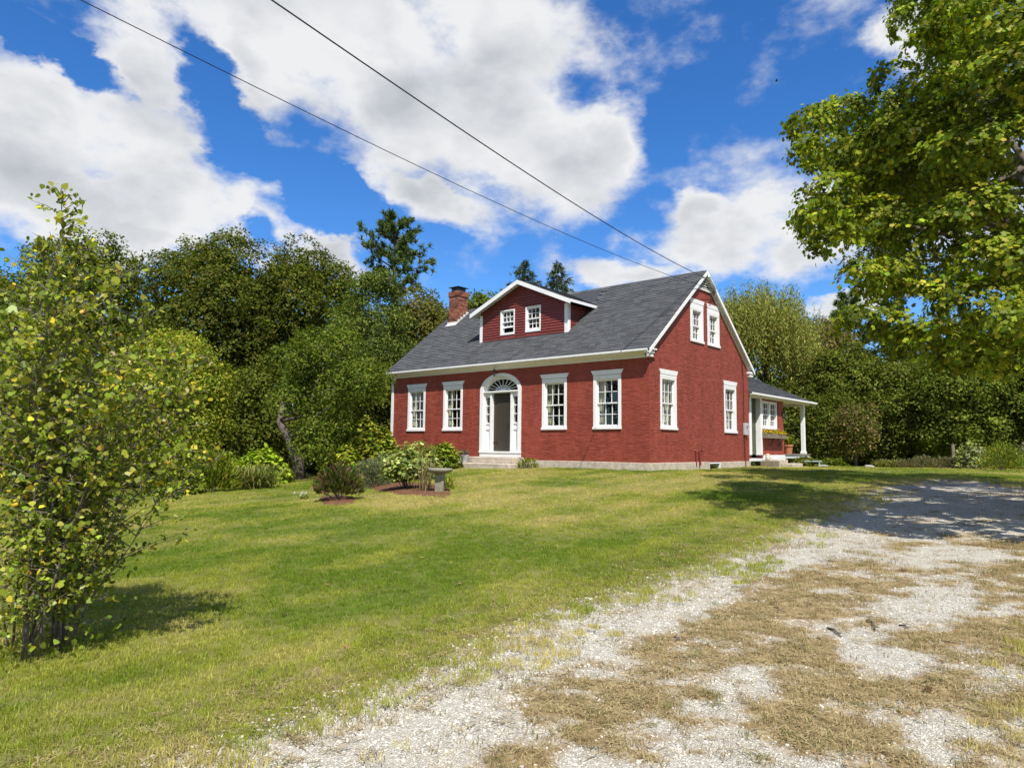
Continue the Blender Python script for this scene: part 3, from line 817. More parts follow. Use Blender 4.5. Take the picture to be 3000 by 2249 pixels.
def window(frame, c, w, z0, z1, cap=0.165, band=0.08, head=0.06, jamb=0.115, proud=0.015, sash_d=-0.075, lift=0.0, nu=3, flare=0.55, sill=True):
    h = w/2; zc = z1-cap; zb = zc-band; zt = zb-head
    mb = MB(frame)
    mb.box(c-h, c-h+jamb, -0.16, proud, z0+0.085, zb); mb.box(c+h-jamb, c+h, -0.16, proud, z0+0.085, zb)
    mb.box(c-h+jamb, c+h-jamb, -0.16, proud, zt, zb)
    win = mb.build('window', MAT['white'], house, bevel=0.004)
    if sill: MB(frame).box(c-h-0.012, c+h+0.012, -0.18, proud+0.035, z0, z0+0.085).build('sill', MAT['white'], win, bevel=0.005)
    else: MB(frame).box(c-h, c+h, -0.16, proud, z0, z0+0.085).build('sill', MAT['white'], win)
    if cap:
        f = cap*flare; e = 0.014
        m = MB(frame)
        m.box(c-h, c+h, -0.16, proud+0.004, zb+0.001, zc)
        m.hexa([(c-h, -0.05, zc+0.012), (c+h, -0.05, zc+0.012), (c+h, proud+0.01, zc+0.012), (c-h, proud+0.01, zc+0.012),
                (c-h-f, -0.05, z1), (c+h+f, -0.05, z1), (c+h+f, proud+e, z1), (c-h-f, proud+e, z1)])
        m.build('header', MAT['white'], win, bevel=0.003)
    hi = h-jamb; zl = z0+0.085; zm = (zl+zt)/2
    st = 0.042
    for nm, a, b, d, rb, rt in (('u', zm-0.02, zt, sash_d, 0.04, 0.045), ('l', zl+lift, zm+0.02+lift, sash_d-0.04, 0.065, 0.04)):
        s = MB(frame)
        s.box(c-hi+.001, c-hi+st, d-0.018, d+0.018, a, b); s.box(c+hi-st, c+hi-.001, d-0.018, d+0.018, a, b)
        s.box(c-hi+st, c+hi-st, d-0.018, d+0.018, a, a+rb); s.box(c-hi+st, c+hi-st, d-0.018, d+0.018, b-rt, b)
        pane_grid(s, frame, win, c-hi+st, c+hi-st, a+rb, b-rt, d-0.006, nu, 2)
        s.build('sash', MAT['white'], win)
    return win, (c-hi, c+hi, zl, zt)
GLZ = {}
for k, (c, w) in enumerate(WIN_F): GLZ['f%d' % k] = window(FRONT, c, w, ZS, ZH)[1]
for k, (c, w) in enumerate(WIN_G): GLZ['g%d' % k] = window(GABLE, c, w, ZS, ZH)[1]
for k, (c, w) in enumerate(WIN_T): GLZ['t%d' % k] = window(GABLE, c, w, TS, TH, cap=0.16, band=0.20, head=0.04, jamb=0.17, flare=0.5)[1]

# ---- curtains (hang inside: things of their own)
def curtain(frame, u0, u1, z0, z1, side, label, d=-0.26, tie=True, group='cream curtains'):
    nU, nZ = 26, 14; mb = MB(frame); w = u1-u0; pts = []
    for j in range(nZ+1):
        v = j/nZ; z = z1+(z0-z1)*v
        k = 1.0 if not tie else (1-0.50*math.exp(-((v-0.60)/0.22)**2))*(1-0.12*v)
        for i in range(nU+1):
            s = i/nU; uu = u0+w*s*k if side < 0 else u1-w*s*k
            pts.append((uu, d+0.028*math.sin(s*21+v*1.2)+0.010*math.sin(s*47), z))
    n = len(pts); pts += [(p[0], p[1]-0.004, p[2]) for p in pts]
    fs = []
    for j in range(nZ):
        for i in range(nU):
            a = j*(nU+1)+i; fs += [(a, a+1, a+nU+2, a+nU+1), (n+a, n+a+nU+1, n+a+nU+2, n+a+1)]
    mb.quadpts(pts, fs); o = mb.build('curtain', MAT['curtain'], None, recalc=False, smooth=True)
    tag(o, label, 'curtain', group)
    rod = MB(frame); rod.tube([(u0-0.04 if side < 0 else u1-w-0.02, d, z1), (u0+w+0.02 if side < 0 else u1+0.04, d, z1)], 0.008, 6)
    rod.build('curtain_rod', MAT['iron'], o)
for k, t in enumerate(('in the leftmost front window, beside the white corner board', 'in the front window just left of the doorway', 'in the front window just right of the doorway', 'in the front window nearest the house corner')):
    u0, u1, z0, z1 = GLZ['f%d' % k]; curtain(FRONT, u0-0.03, u0+0.27, z0, z1, -1, 'cream curtain tied back '+t)
u0, u1, z0, z1 = GLZ['g0']; curtain(GABLE, u1-0.42, u1+0.02, z0, z1, 1, 'pale curtain in the ground-floor gable window nearest the house corner')
u0, u1, z0, z1 = GLZ['g1']; curtain(GABLE, u0, u1, z0, (z0+z1)/2+.1, 1, 'pale half curtain in the gable window near the electric meter', tie=False)
for k, t in enumerate(('left', 'right')):
    u0, u1, z0, z1 = GLZ['t%d' % k]; curtain(GABLE, u0, u1, z0, z1, 1, 'pale curtain in the upper gable window on the %s' % t, tie=False)

# ---- doorway with fanlight and sidelights
def arch_pts(a, b, zs, z0, n=28):
    return [(DC-a, z0)]+[(DC-a*math.cos(math.pi*k/n), zs+b*math.sin(math.pi*k/n)) for k in range(n+1)]+[(DC+a, z0)]
def doorway():
    o_, i_ = arch_pts(DA, DB, DZ, 0.28), arch_pts(0.85, 0.53, DZ, 0.28)
    mb = MB(FRONT); n = len(o_)
    for k in range(n-1):
        (a0, b0), (a1, b1), (c0, e0), (c1, e1) = o_[k], o_[k+1], i_[k], i_[k+1]
        mb.quadpts([(a0, -0.14, b0), (a1, -0.14, b1), (c1, -0.14, e1), (c0, -0.14, e0), (a0, 0.03, b0), (a1, 0.03, b1), (c1, 0.03, e1), (c0, 0.03, e0)], MB.BF)
    way = mb.build('doorway', MAT['white'], house, recalc=True)
    # inner reveal arch carrying the fanlight
    j_, i2 = arch_pts(0.852, 0.532, DZ, 2.46), arch_pts(0.75, 0.43, DZ, 2.46); mb = MB(FRONT)
    for k in range(len(j_)-1):
        (a0, b0), (a1, b1), (c0, e0), (c1, e1) = j_[k], j_[k+1], i2[k], i2[k+1]
        mb.quadpts([(a0, -0.20, b0), (a1, -0.20, b1), (c1, -0.20, e1), (c0, -0.20, e0), (a0, -0.09, b0), (a1, -0.09, b1), (c1, -0.09, e1), (c0, -0.09, e0)], MB.BF)
    mb.build('fanlight_arch', MAT['white'], way)
    mb = MB(FRONT)
    for k in range(1, 10):                                    # spokes
        an = math.pi*k/10; r0, r1 = (0.0, 1.0) if k % 1 == 0 else (0, 1)
        p0 = (DC-0.05*math.cos(an), DZ+0.03*math.sin(an)+0.01); p1 = (DC-0.755*math.cos(an), DZ+0.435*math.sin(an))
        dx, dz = p1[0]-p0[0], p1[1]-p0[1]; l = math.hypot(dx, dz); nx, nz = -dz/l*0.009, dx/l*0.009
        mb.prism([(p0[0]-nx, p0[1]-nz), (p0[0]+nx, p0[1]+nz), (p1[0]+nx, p1[1]+nz), (p1[0]-nx, p1[1]-nz)], -0.145, -0.125)
    q0 = arch_pts(0.345, 0.20, DZ, 2.47); q1 = arch_pts(0.325, 0.185, DZ, 2.47)
    for k in range(1, len(q0)-2):
        mb.prism([q0[k], q0[k+1], q1[k+1], q1[k]], -0.144, -0.126)
    mb.prism(arch_pts(0.07, 0.05, DZ, 2.47, 10), -0.146, -0.12)
    mb.build('fanlight_spokes', MAT['white'], way)
    MB(FRONT).prism(arch_pts(0.76, 0.44, DZ, 2.47), -0.152, -0.148).build('pane', MAT['glass'], way)
    MB(FRONT).box(DC-0.852, DC+0.852, -0.20, -0.015, 2.405, 2.482).box(DC-0.852, DC+0.852, -0.015, 0.02, 2.43, 2.478).build('transom', MAT['white'], way, bevel=0.003)
    for s in (-1, 1):
        mb = MB(FRONT)
        x0 = DC+s*0.852; x1 = DC+s*0.455
        lo, hi = min(x0, x1), max(x0, x1)
        # pilaster next to the door, outer stile, panels below the glass
        pa, pb = (DC-0.545, DC-0.455) if s < 0 else (DC+0.455, DC+0.545)
        mb.box(pa, pb, -0.20, -0.03, 0.28, 2.405)
        qa, qb = (lo, lo+0.05) if s < 0 else (hi-0.05, hi)
        mb.box(qa, qb, -0.20, -0.05, 0.28, 2.405)
        ga, gb = (lo+0.05, pa) if s < 0 else (pb, hi-0.05)
        mb.box(ga, gb, -0.20, -0.10, 0.28, 0.48); mb.box(ga, gb, -0.20, -0.10, 1.08, 1.14); mb.box(ga, gb, -0.20, -0.10, 1.28, 1.335); mb.box(ga, gb, -0.20, -0.10, 2.26, 2.405)
        mb.box(ga, gb, -0.20, -0.135, 0.48, 1.08); mb.box(ga, gb, -0.20, -0.135, 1.14, 1.28)
        pane_grid(mb, FRONT, way, ga, gb, 1.335, 2.26, -0.13, 1, 3, 0.03)
        mb.build('sidelight', MAT['white'], way, recalc=True)
    MB(FRONT).box(DC-1.015, DC+1.015, -0.25, 0.05, 0.232, 0.285).box(DC-1.0, DC+1.0, -0.25, 0.02, 0.09, 0.231).build('threshold', MAT['white'], way, bevel=0.004)
    # the door
    r = random.Random(9)
    d0 = MB(FRONT).box(DC-0.453, DC+0.453, -0.20, -0.165, 0.29, 2.40).build('front_door', MAT['door'], house)
    for k in range(5):
        a = DC-0.453+k*0.1812
        MB(FRONT).box(a+0.0015, a+0.1797, -0.165, -0.150+r.uniform(-.001, .001), 0.29, 2.40, r.random()).build('plank', MAT['door'], d0, bevel=0.003, tint=True)
    for z in (0.60, 2.04):
        MB(FRONT).prism([(DC-0.47, z-0.022), (DC-0.28, z-0.013), (DC-0.25, z), (DC-0.28, z+0.013), (DC-0.47, z+0.022)], -0.149, -0.138).build('strap_hinge', MAT['iron'], d0)
    MB(FRONT).tube([(DC+0.33, -0.148, 1.13), (DC+0.325, -0.10, 1.18), (DC+0.325, -0.09, 1.27), (DC+0.325, -0.10, 1.36), (DC+0.33, -0.148, 1.41)], 0.011, 6).build('door_handle', MAT['iron'], d0)
    # lantern hanging under the cornice
    m = MB(lambda u, d, z: (u, -d, z))
    x, d, z = -6.28, 0.20, 3.02
    m.tube([(x, d, 3.33), (x, d, 3.24)], 0.012, 6).lathe([(0.03, 3.24), (0.085, 3.20), (0.07, 3.18), (0.055, 3.17)], x, d, 8).lathe([(0.05, 3.035), (0.035, 3.02), (0.01, 2.99)], x, d, 8)
    for k in range(4):
        an = math.pi/4+k*math.pi/2; m.tube([(x+0.06*math.cos(an), d+0.06*math.sin(an), 3.175), (x+0.045*math.cos(an), d+0.045*math.sin(an), 3.03)], 0.006, 5)
    lan = m.build('porch_lantern', MAT['iron'], house)
    MB(lambda u, d, z: (u, -d, z)).lathe([(0.040, 3.035), (0.053, 3.172)], x, d, 8).build('lantern_glass', MAT['glass'], lan)
doorway()

# ---- foundation of granite blocks
def foundation():
    r = random.Random(3)
    base = MB(); base.box(XL+0.02, -0.02, 0.02, 3.9, -0.7, -0.001); base.box(XL+0.02, -0.02, 4.95, YB-0.02, -0.7, -0.001); base.box(XL+0.02, -0.5, 3.9, 4.95, -0.7, -0.001)
    fo = P_(base, 'foundation', 'granite')
    def block(frame, a, b, top, d):
        t = [top+r.uniform(-.012, .006) for _ in range(4)]; dd = [d+r.uniform(-.012, .012) for _ in range(4)]
        m = MB(frame); m.hexa([(a, -0.1, -0.7), (b, -0.1, -0.7), (b, dd[0], -0.7), (a, dd[1], -0.7), (a, -0.1, t[0]), (b, -0.1, t[1]), (b, dd[2], t[2]), (a, dd[3], t[3])])
        m.build('foundation_stone', MAT['granite'], fo, bevel=0.012)
    for a, b in ((-12.28, -10.4), (-10.39, -8.3), (-8.29, -4.6), (-4.59, -2.3), (-2.29, 0.03)): block(FRONT, a, b, 0.004, 0.035)
    for a, b in ((-0.02, 0.55), (0.56, 2.05), (2.06, 3.10), (3.11, 3.98), (4.88, 6.35), (6.36, 7.52)): block(GABLE, a, b, 0.006, 0.04)
    m = MB(GABLE); m.box(3.98, 4.88, -0.05, 0.02, -0.055, -0.01); m.box(3.98, 4.03, -0.05, 0.018, -0.32, -0.055); m.box(4.83, 4.88, -0.05, 0.018, -0.32, -0.055)
    cw = m.build('cellar_window', MAT['white'], house)
    MB(GABLE).box(4.03, 4.83, -0.045, -0.041, -0.45, -0.055).build('pane', MAT['glass'], cw)
foundation()

# ---- roof, cornice, rakes
def roof():
    W = MB()
    W.profile([(-0.285, 3.462), (3.75, 3.462+4.035*SL), (7.785, 3.462), (7.785, 3.40), (3.75, 3.40+4.035*SL), (-0.285, 3.40)], XL-0.14, 0.15)
    ro = P_(W, 'roof', 'roofcore')
    th = math.atan(SL); cs, sn = math.cos(th), math.sin(th)
    Ls = 4.06/cs; ex = 0.142; nC = int(Ls/ex)
    r = random.Random(17); items = []
    for c in range(nC+1):
        s0 = c*ex-0.02; s1 = min(s0+ex+0.02, Ls)
        off = (c % 2)*0.15+r.uniform(-.03, .03); u = XL-0.16-off
        while u < 0.16:
            w = 0.30 if r.random() < 0.65 else r.choice((0.22, 0.38))
            a, b = max(u, XL-0.16), min(u+w-0.006, 0.165)
            ym = -0.31+(s0+s1)/2*cs
            if b-a > 0.03 and not (-8.15 < (a+b)/2 < -3.93 and ym > 1.10): items.append((a, b, s0, s1))
            u += w
    def put(mb, it):
        a, b, s0, s1 = it; t = 0.016+r.uniform(0, 0.010)
        def p(u, s, h): return (u, -0.31+s*cs-h*sn, 3.458+s*sn+h*cs)
        s0 += r.uniform(-.004, .004)
        mb.quadpts([p(a, s0, 0), p(b, s0, 0), p(b, s1, 0.0), p(a, s1, 0.0), p(a, s0, t), p(b, s0, t), p(b, s1, 0.003), p(a, s1, 0.003)], MB.BF, r.random())
    items.sort(key=lambda it: -(it[1]-it[0])/np.linalg.norm(CAM-np.array([(it[0]+it[1])/2, it[2]*cs, 3.46+it[2]*sn]))**3*1.0)
    for it in items[:300]:
        mb = MB(); put(mb, it); mb.build('shingle', MAT['shingle'], ro, tint=True)
    mb = MB()
    for it in items[300:]: put(mb, it)
    tag(mb.build('shingle_courses', MAT['shingle'], ro, tint=True), kind='stuff')
    # ridge caps
    for k in range(43):
        a = XL-0.16+k*0.289; z = 3.462+4.035*SL
        m = MB(); m.profile([(3.75-0.13, z-0.10), (3.75-0.13, z-0.082), (3.75, z+0.030), (3.75+0.13, z-0.082), (3.75+0.13, z-0.10), (3.75, z+0.005)], a, a+0.30+0.003*(k % 2), r.random())
        m.build('ridge_cap', MAT['shingle'], ro, tint=True)
    # cornice along the front
    cor = MB(FRONT)
    cor.profile([(0.0, 3.245), (0.032, 3.245), (0.032, 3.295), (0.06, 3.30), (0.09, 3.315), (0.24, 3.385), (0.282, 3.392), (0.282, 3.44), (0.0, 3.46)], XL-0.06, 0.10)
    P_(cor, 'cornice', 'white')
    g = MB(FRONT); g.profile([(0.283, 3.398), (0.35, 3.398), (0.37, 3.425), (0.37, 3.476), (0.358, 3.476), (0.358, 3.43), (0.283, 3.43)], XL-0.15, 0.13)
    P_(g, 'gutter', 'white')
    bc = MB(); bc.box(XL-0.06, -0.01, YB+0.001, YB+0.26, 3.25, 3.40); P_(bc, 'rear_cornice', 'white')
    # boxed returns at the two ends of the gable
    m = MB(GABLE); m.box(-0.285, 0.06, 0.0, 0.105, 3.245, 3.345); m.box(-0.33, 0.10, 0.0, 0.13, 3.355, 3.44); m.box(-0.10, 0.16, 0.0, 0.175, 3.455, 3.505)
    P_(m, 'cornice_return', 'white', bevel=0.004)
    m = MB(GABLE); m.box(7.42, 7.76, 0.0, 0.105, 3.245, 3.345); m.box(7.38, 7.80, 0.0, 0.13, 3.355, 3.44)
    P_(m, 'cornice_return', 'white', bevel=0.004)
    # rake boards: fascia on the roof edge, soffit below it, frieze on the wall
    zr = lambda y, o: 3.462+(y+0.285)*SL-o if y <= 3.75 else 3.462+(7.785-y)*SL-o
    for a, b in ((-0.285, 3.75), (3.75, 7.785)):
        for nm, o0, o1, d0, d1 in (('rake_board', -0.006, 0.135, 0.151, 0.176), ('rake_soffit', 0.062, 0.082, 0.0, 0.150), ('rake_frieze', 0.083, 0.215, 0.0, 0.045)):
            m = MB(GABLE); m.prism([(a, zr(a, o0)), (b, zr(b, o0)), (b, zr(b, o1)), (a, zr(a, o1))], d0, d1); P_(m, nm, 'white')
            if nm == 'rake_board':
                m = MB(); m.frame = lambda u, d, z: (XL-0.14-d+0.15, u, z); m.prism([(a, zr(a, o0)), (b, zr(b, o0)), (b, zr(b, o1)), (a, zr(a, o1))], d0, d1); P_(m, nm, 'white')
    # louvred vent in the peak
    zt, zb_ = 6.42, 6.02
    hw = lambda z: (zt+0.03-z)/SL
    m = MB(GABLE); m.prism([(3.75-hw(zb_), zb_), (3.75+hw(zb_), zb_), (3.75, zt+0.03)], 0.0, 0.012); v = P_(m, 'gable_vent', 'iron')
    MB(GABLE).box(3.75-hw(zb_)-0.02, 3.75+hw(zb_)+0.02, 0.0, 0.06, zb_-0.05, zb_).build('vent_sill', MAT['white'], v)
    for k in range(4):
        z = zb_+0.03+k*0.085; h = hw(z+0.03)
        if h < 0.06: break
        MB(GABLE).hexa([(3.75-h, 0.012, z+0.03), (3.75+h, 0.012, z+0.03), (3.75+h, 0.05, z), (3.75-h, 0.05, z), (3.75-h, 0.012, z+0.045), (3.75+h, 0.012, z+0.045), (3.75+h, 0.05, z+0.015), (3.75-h, 0.05, z+0.015)]).build('louvre', MAT['white'], v)
    MB(FRONT).box(XL-0.012, XL+0.13, 0.0, 0.03, 0.0, 3.245).build('corner_board', MAT['white'], house)
roof()

# ---- dormer
def dormer():
    XA, XB, XC = -8.18, -3.90, -6.04
    zr = lambda y: 3.462+(y+0.285)*SL
    zwall, zap, s = 5.66, 6.72, 0.425
    top = lambda u: zap-0.10-abs(u-XC)*s
    WN = [(-6.745, 0.74), (-5.485, 0.74)]
    z0, z1 = 4.72, 5.685
    m = MB(DORM)
    # core front wall in strips with the two window holes
    cuts = sorted(set([XA, XB, XC]+[c+k*w/2 for c, w in WN for k in (-1, 1)]))
    for a, b in zip(cuts[:-1], cuts[1:]):
        mid = (a+b)/2; inw = any(c-w/2 < mid < c+w/2 for c, w in WN)
        lo = 4.40
        if inw:
            m.prism([(a, lo), (b, lo), (b, z0+0.02), (a, z0+0.02)], -0.12, 0.0); m.prism([(a, z1-0.02), (b, z1-0.02), (b, top(b)), (a, top(a))], -0.12, 0.0)
        else: m.prism([(a, lo), (b, lo), (b, top(b)), (a, top(a))], -0.12, 0.0)
    do = P_(m, 'dormer_wall', 'clap')
    for x in (XA, XB-0.1):
        c = MB(lambda u, d, z: (x+d, u, z)); c.prism([(1.171, 4.5), (2.5, 5.58), (1.171, 5.58)], 0.0, 0.1); c.build('dormer_cheek', MAT['clap'], house)
    # clapboards
    r = random.Random(31); ex = 0.100; z = 4.56
    lines = []
    while z < 6.42:
        zt = z+ex+0.012
        def span(zz):
            if zz <= 5.60: return XA+0.13, XB-0.13
            h = (zap-0.16-zz)/s; return max(XA+0.13, XC-h), min(XB-0.13, XC+h)
        l0, h0 = span(z); l1, h1 = span(zt)
        if h1-l1 < 0.1: l1 = h1 = XC
        blocks = [(c-w/2+0.01, c+w/2-0.01) for c, w in WN] if z+ex > z0+0.02 and z < z1-0.02 else []
        for a, b in solid(l0, h0, blocks):
            ta = l1 if a == l0 else a; tb = h1 if b == h0 else b
            t = r.uniform(0, .003)
            MB(DORM).hexa([(a, 0.001, z), (b, 0.001, z), (b, 0.034+t, z), (a, 0.034+t, z), (ta, 0.001, zt), (tb, 0.001, zt), (tb, 0.008, zt), (ta, 0.008, zt)], r.random()).build('clapboard', MAT['clap'], do, tint=True)
        yend = min(2.45, (z+ex-3.462)/SL-0.285)
        if z < 5.55 and yend > 1.2:
            MB(CHEEK).hexa([(1.10, 0.001, z), (yend, 0.001, z), (yend, 0.034, z), (1.10, 0.034, z), (1.10, 0.001, zt), (yend, 0.001, zt), (yend, 0.008, zt), (1.10, 0.008, zt)], r.random()).build('clapboard', MAT['clap'], do, tint=True)
        z += ex
    for a, b in ((XA-0.02, XA+0.125), (XB-0.125, XB+0.02)):
        MB(DORM).box(a, b, 0.0, 0.034, 4.50 if a > -6 else 4.50, 5.60).build('corner_board', MAT['white'], house)
    MB(CHEEK).box(1.05, 1.17, 0.0, 0.034, 4.55, 5.60).build('corner_board', MAT['white'], house)
    window(DORM, WN[0][0], WN[0][1], z0, z1, cap=0, band=0.0, head=0.045, jamb=0.065, proud=0.035, sash_d=-0.03, lift=0.20, sill=False)
    window(DORM, WN[1][0], WN[1][1], z0, z1, cap=0, band=0.0, head=0.045, jamb=0.065, proud=0.035, sash_d=-0.03, sill=False)
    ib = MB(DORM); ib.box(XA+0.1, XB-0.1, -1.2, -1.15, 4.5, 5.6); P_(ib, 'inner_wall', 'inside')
    # roof of the dormer
    XE0, XE1, YF = XA-0.30, XB+0.31, 0.76
    for sgn, xe in ((-1, XE0), (1, XE1)):
        ze = zap-abs(xe-XC)*s
        m = MB(); m.hexa([(XC, YF, zap-0.06), (xe, YF, ze-0.06), (xe, 3.6, ze-0.06), (XC, 3.7, zap-0.06), (XC, YF, zap), (xe, YF, ze), (xe, 3.6, ze), (XC, 3.7, zap)])
        dr = P_(m, 'dormer_roof', 'roofcore')
        # shingles on the slope
        L_ = math.hypot(xe-XC, zap-ze); ux, uz = (xe-XC)/L_, (ze-zap)/L_; nx, nz = (-uz*sgn if sgn > 0 else uz), abs(ux)
        nx = sgn*abs(uz)
        n = int(L_/0.142); mb = MB()
        for c in range(n+1):
            s1 = L_+0.02-c*0.142; s0 = max(0, s1-0.165); y = YF-0.02-r.uniform(0, .2)
            while y < 3.6:
                w = r.choice((0.22, 0.3, 0.3, 0.38)); ya, yb = max(y, YF-0.02), min(y+w-0.006, 3.6)
                if yb > ya+0.02:
                    t = r.uniform(.016, .026)
                    p = lambda sv, yy, h: (XC+ux*sv+nx*h, yy, zap+uz*sv+nz*h)
                    mb.quadpts([p(s0, ya, 0.0), p(s0, yb, 0.0), p(s1, yb, 0.0), p(s1, ya, 0.0), p(s0, ya, .003), p(s0, yb, .003), p(s1, yb, t), p(s1, ya, t)], MB.BF, r.random())
                y += w
        tag(mb.build('shingle_courses', MAT['shingle'], dr, tint=True), kind='stuff')
        # white rake fascia, soffit, eave fascia
        m = MB(); a0, a1 = (XC, zap), (xe+sgn*0.015, ze-0.015*s)
        m.hexa([(a0[0], YF-0.03, a0[1]-0.175), (a1[0], YF-0.03, a1[1]-0.175), (a1[0], YF-0.001, a1[1]-0.175), (a0[0], YF-0.001, a0[1]-0.175),
                (a0[0], YF-0.03, a0[1]-0.012), (a1[0], YF-0.03, a1[1]-0.012), (a1[0], YF-0.001, a1[1]-0.012), (a0[0], YF-0.001, a0[1]-0.012)])
        P_(m, 'dormer_fascia', 'white')
        m = MB(); m.hexa([(XC, YF, zap-0.10), (xe, YF, ze-0.10), (xe, 1.04, ze-0.10), (XC, 1.04, zap-0.10), (XC, YF, zap-0.061), (xe, YF, ze-0.061), (xe, 1.04, ze-0.061), (XC, 1.04, zap-0.061)]); P_(m, 'dormer_soffit', 'white')
        xw = XA if sgn < 0 else XB+0.0
        m = MB(); m.hexa([(xw, 1.05, zap-abs(xw-XC)*s-0.10), (xe, 1.05, ze-0.10), (xe, 2.7, ze-0.10), (xw, 2.7, zap-abs(xw-XC)*s-0.10), (xw, 1.05, zap-abs(xw-XC)*s-0.061), (xe, 1.05, ze-0.061), (xe, 2.7, ze-0.061), (xw, 2.7, zap-abs(xw-XC)*s-0.061)]); P_(m, 'dormer_soffit', 'white')
        m = MB(); x0, x1 = sorted((xe, xe+sgn*0.025)); m.box(x0, x1, YF, 2.7, ze-0.115, ze-0.012); P_(m, 'dormer_fascia', 'white')
dormer()

# ---- chimney
def chimney():
    x0, x1, y0, y1 = -11.82, -11.25, 2.77, 3.40; zt = 7.38
    m = MB(); m.box(x0+0.012, x1-0.012, y0+0.012, y1-0.012, 5.5, zt-0.01); ch = P_(m, 'chimney', 'chimmortar')
    r = random.Random(12); H = 0.078; c = 0; z = 5.75
    while z+H < zt+0.02:
        pr = 0.03 if z > zt-0.26 else 0.0
        for face in range(4):
            lo, hi = ((x0, x1), (y0, y1), (x0, x1), (y0, y1))[face]
            lo -= pr; hi += pr
            u = lo-(0.105 if c % 2 else 0)
            while u < hi-0.01:
                a, b = max(u, lo)+0.004, min(u+0.21, hi)-0.004
                if b-a > 0.03:
                    zr_ = 3.46+((y0 if face == 0 else (a+b)/2 if face in (1, 3) else y1)+0.285)*SL
                    if z+H > zr_:
                        d = pr+r.uniform(0.0, 0.006)
                        f = (lambda U, D, Z: (U, y0-D, Z), lambda U, D, Z: (x1+D, U, Z), lambda U, D, Z: (U, y1+D, Z), lambda U, D, Z: (x0-D, U, Z))[face]
                        MB(f).box(a, b, -0.05, d, z+0.005, z+H-0.006, r.random()).build('brick', MAT['chimbrick'], ch, bevel=0.004, tint=True)
                u += 0.21
        z += H; c += 1
    m = MB(); m.box(x0+0.05, x1-0.05, y0+0.05, y1-0.05, zt-0.02, zt+0.04)
    for sx in (x0+0.08, x1-0.1):
        for sy in (y0+0.08, y1-0.1): m.box(sx, sx+0.02, sy, sy+0.02, zt+0.04, zt+0.19)
    m.box(x0+0.09, x1-0.09, y0+0.09, y1-0.09, zt+0.04, zt+0.17)
    m.hexa([(x0-0.04, y0-0.04, zt+0.19), (x1+0.04, y0-0.04, zt+0.19), (x1+0.04, y1+0.04, zt+0.19), (x0-0.04, y1+0.04, zt+0.19), (x0, y0, zt+0.215), (x1, y0, zt+0.215), (x1, y1, zt+0.215), (x0, y1, zt+0.215)])
    m.build('chimney_cap', MAT['iron'], ch)
    m = MB(); zf = 3.462+(y0+0.285)*SL
    m.box(x0-0.06, x1+0.03, y0-0.022, y0-0.008, zf-0.02, zf+0.10)
    m.hexa([(x0-0.06, y0-0.16, zf-0.10), (x1+0.03, y0-0.16, zf-0.10), (x1+0.03, y0-0.02, zf+0.01), (x0-0.06, y0-0.02, zf+0.01), (x0-0.06, y0-0.16, zf-0.09), (x1+0.03, y0-0.16, zf-0.09), (x1+0.03, y0-0.02, zf+0.02), (x0-0.06, y0-0.02, zf+0.02)])
    for k in range(4):
        ya = y0+k*0.17; m.box(x1+0.008, x1+0.02, ya, ya+0.19, 3.462+(ya+0.285)*SL-0.1, 3.462+(ya+0.285)*SL+0.20)
    m.build('flashing', MAT['flashing'], ch)
chimney()

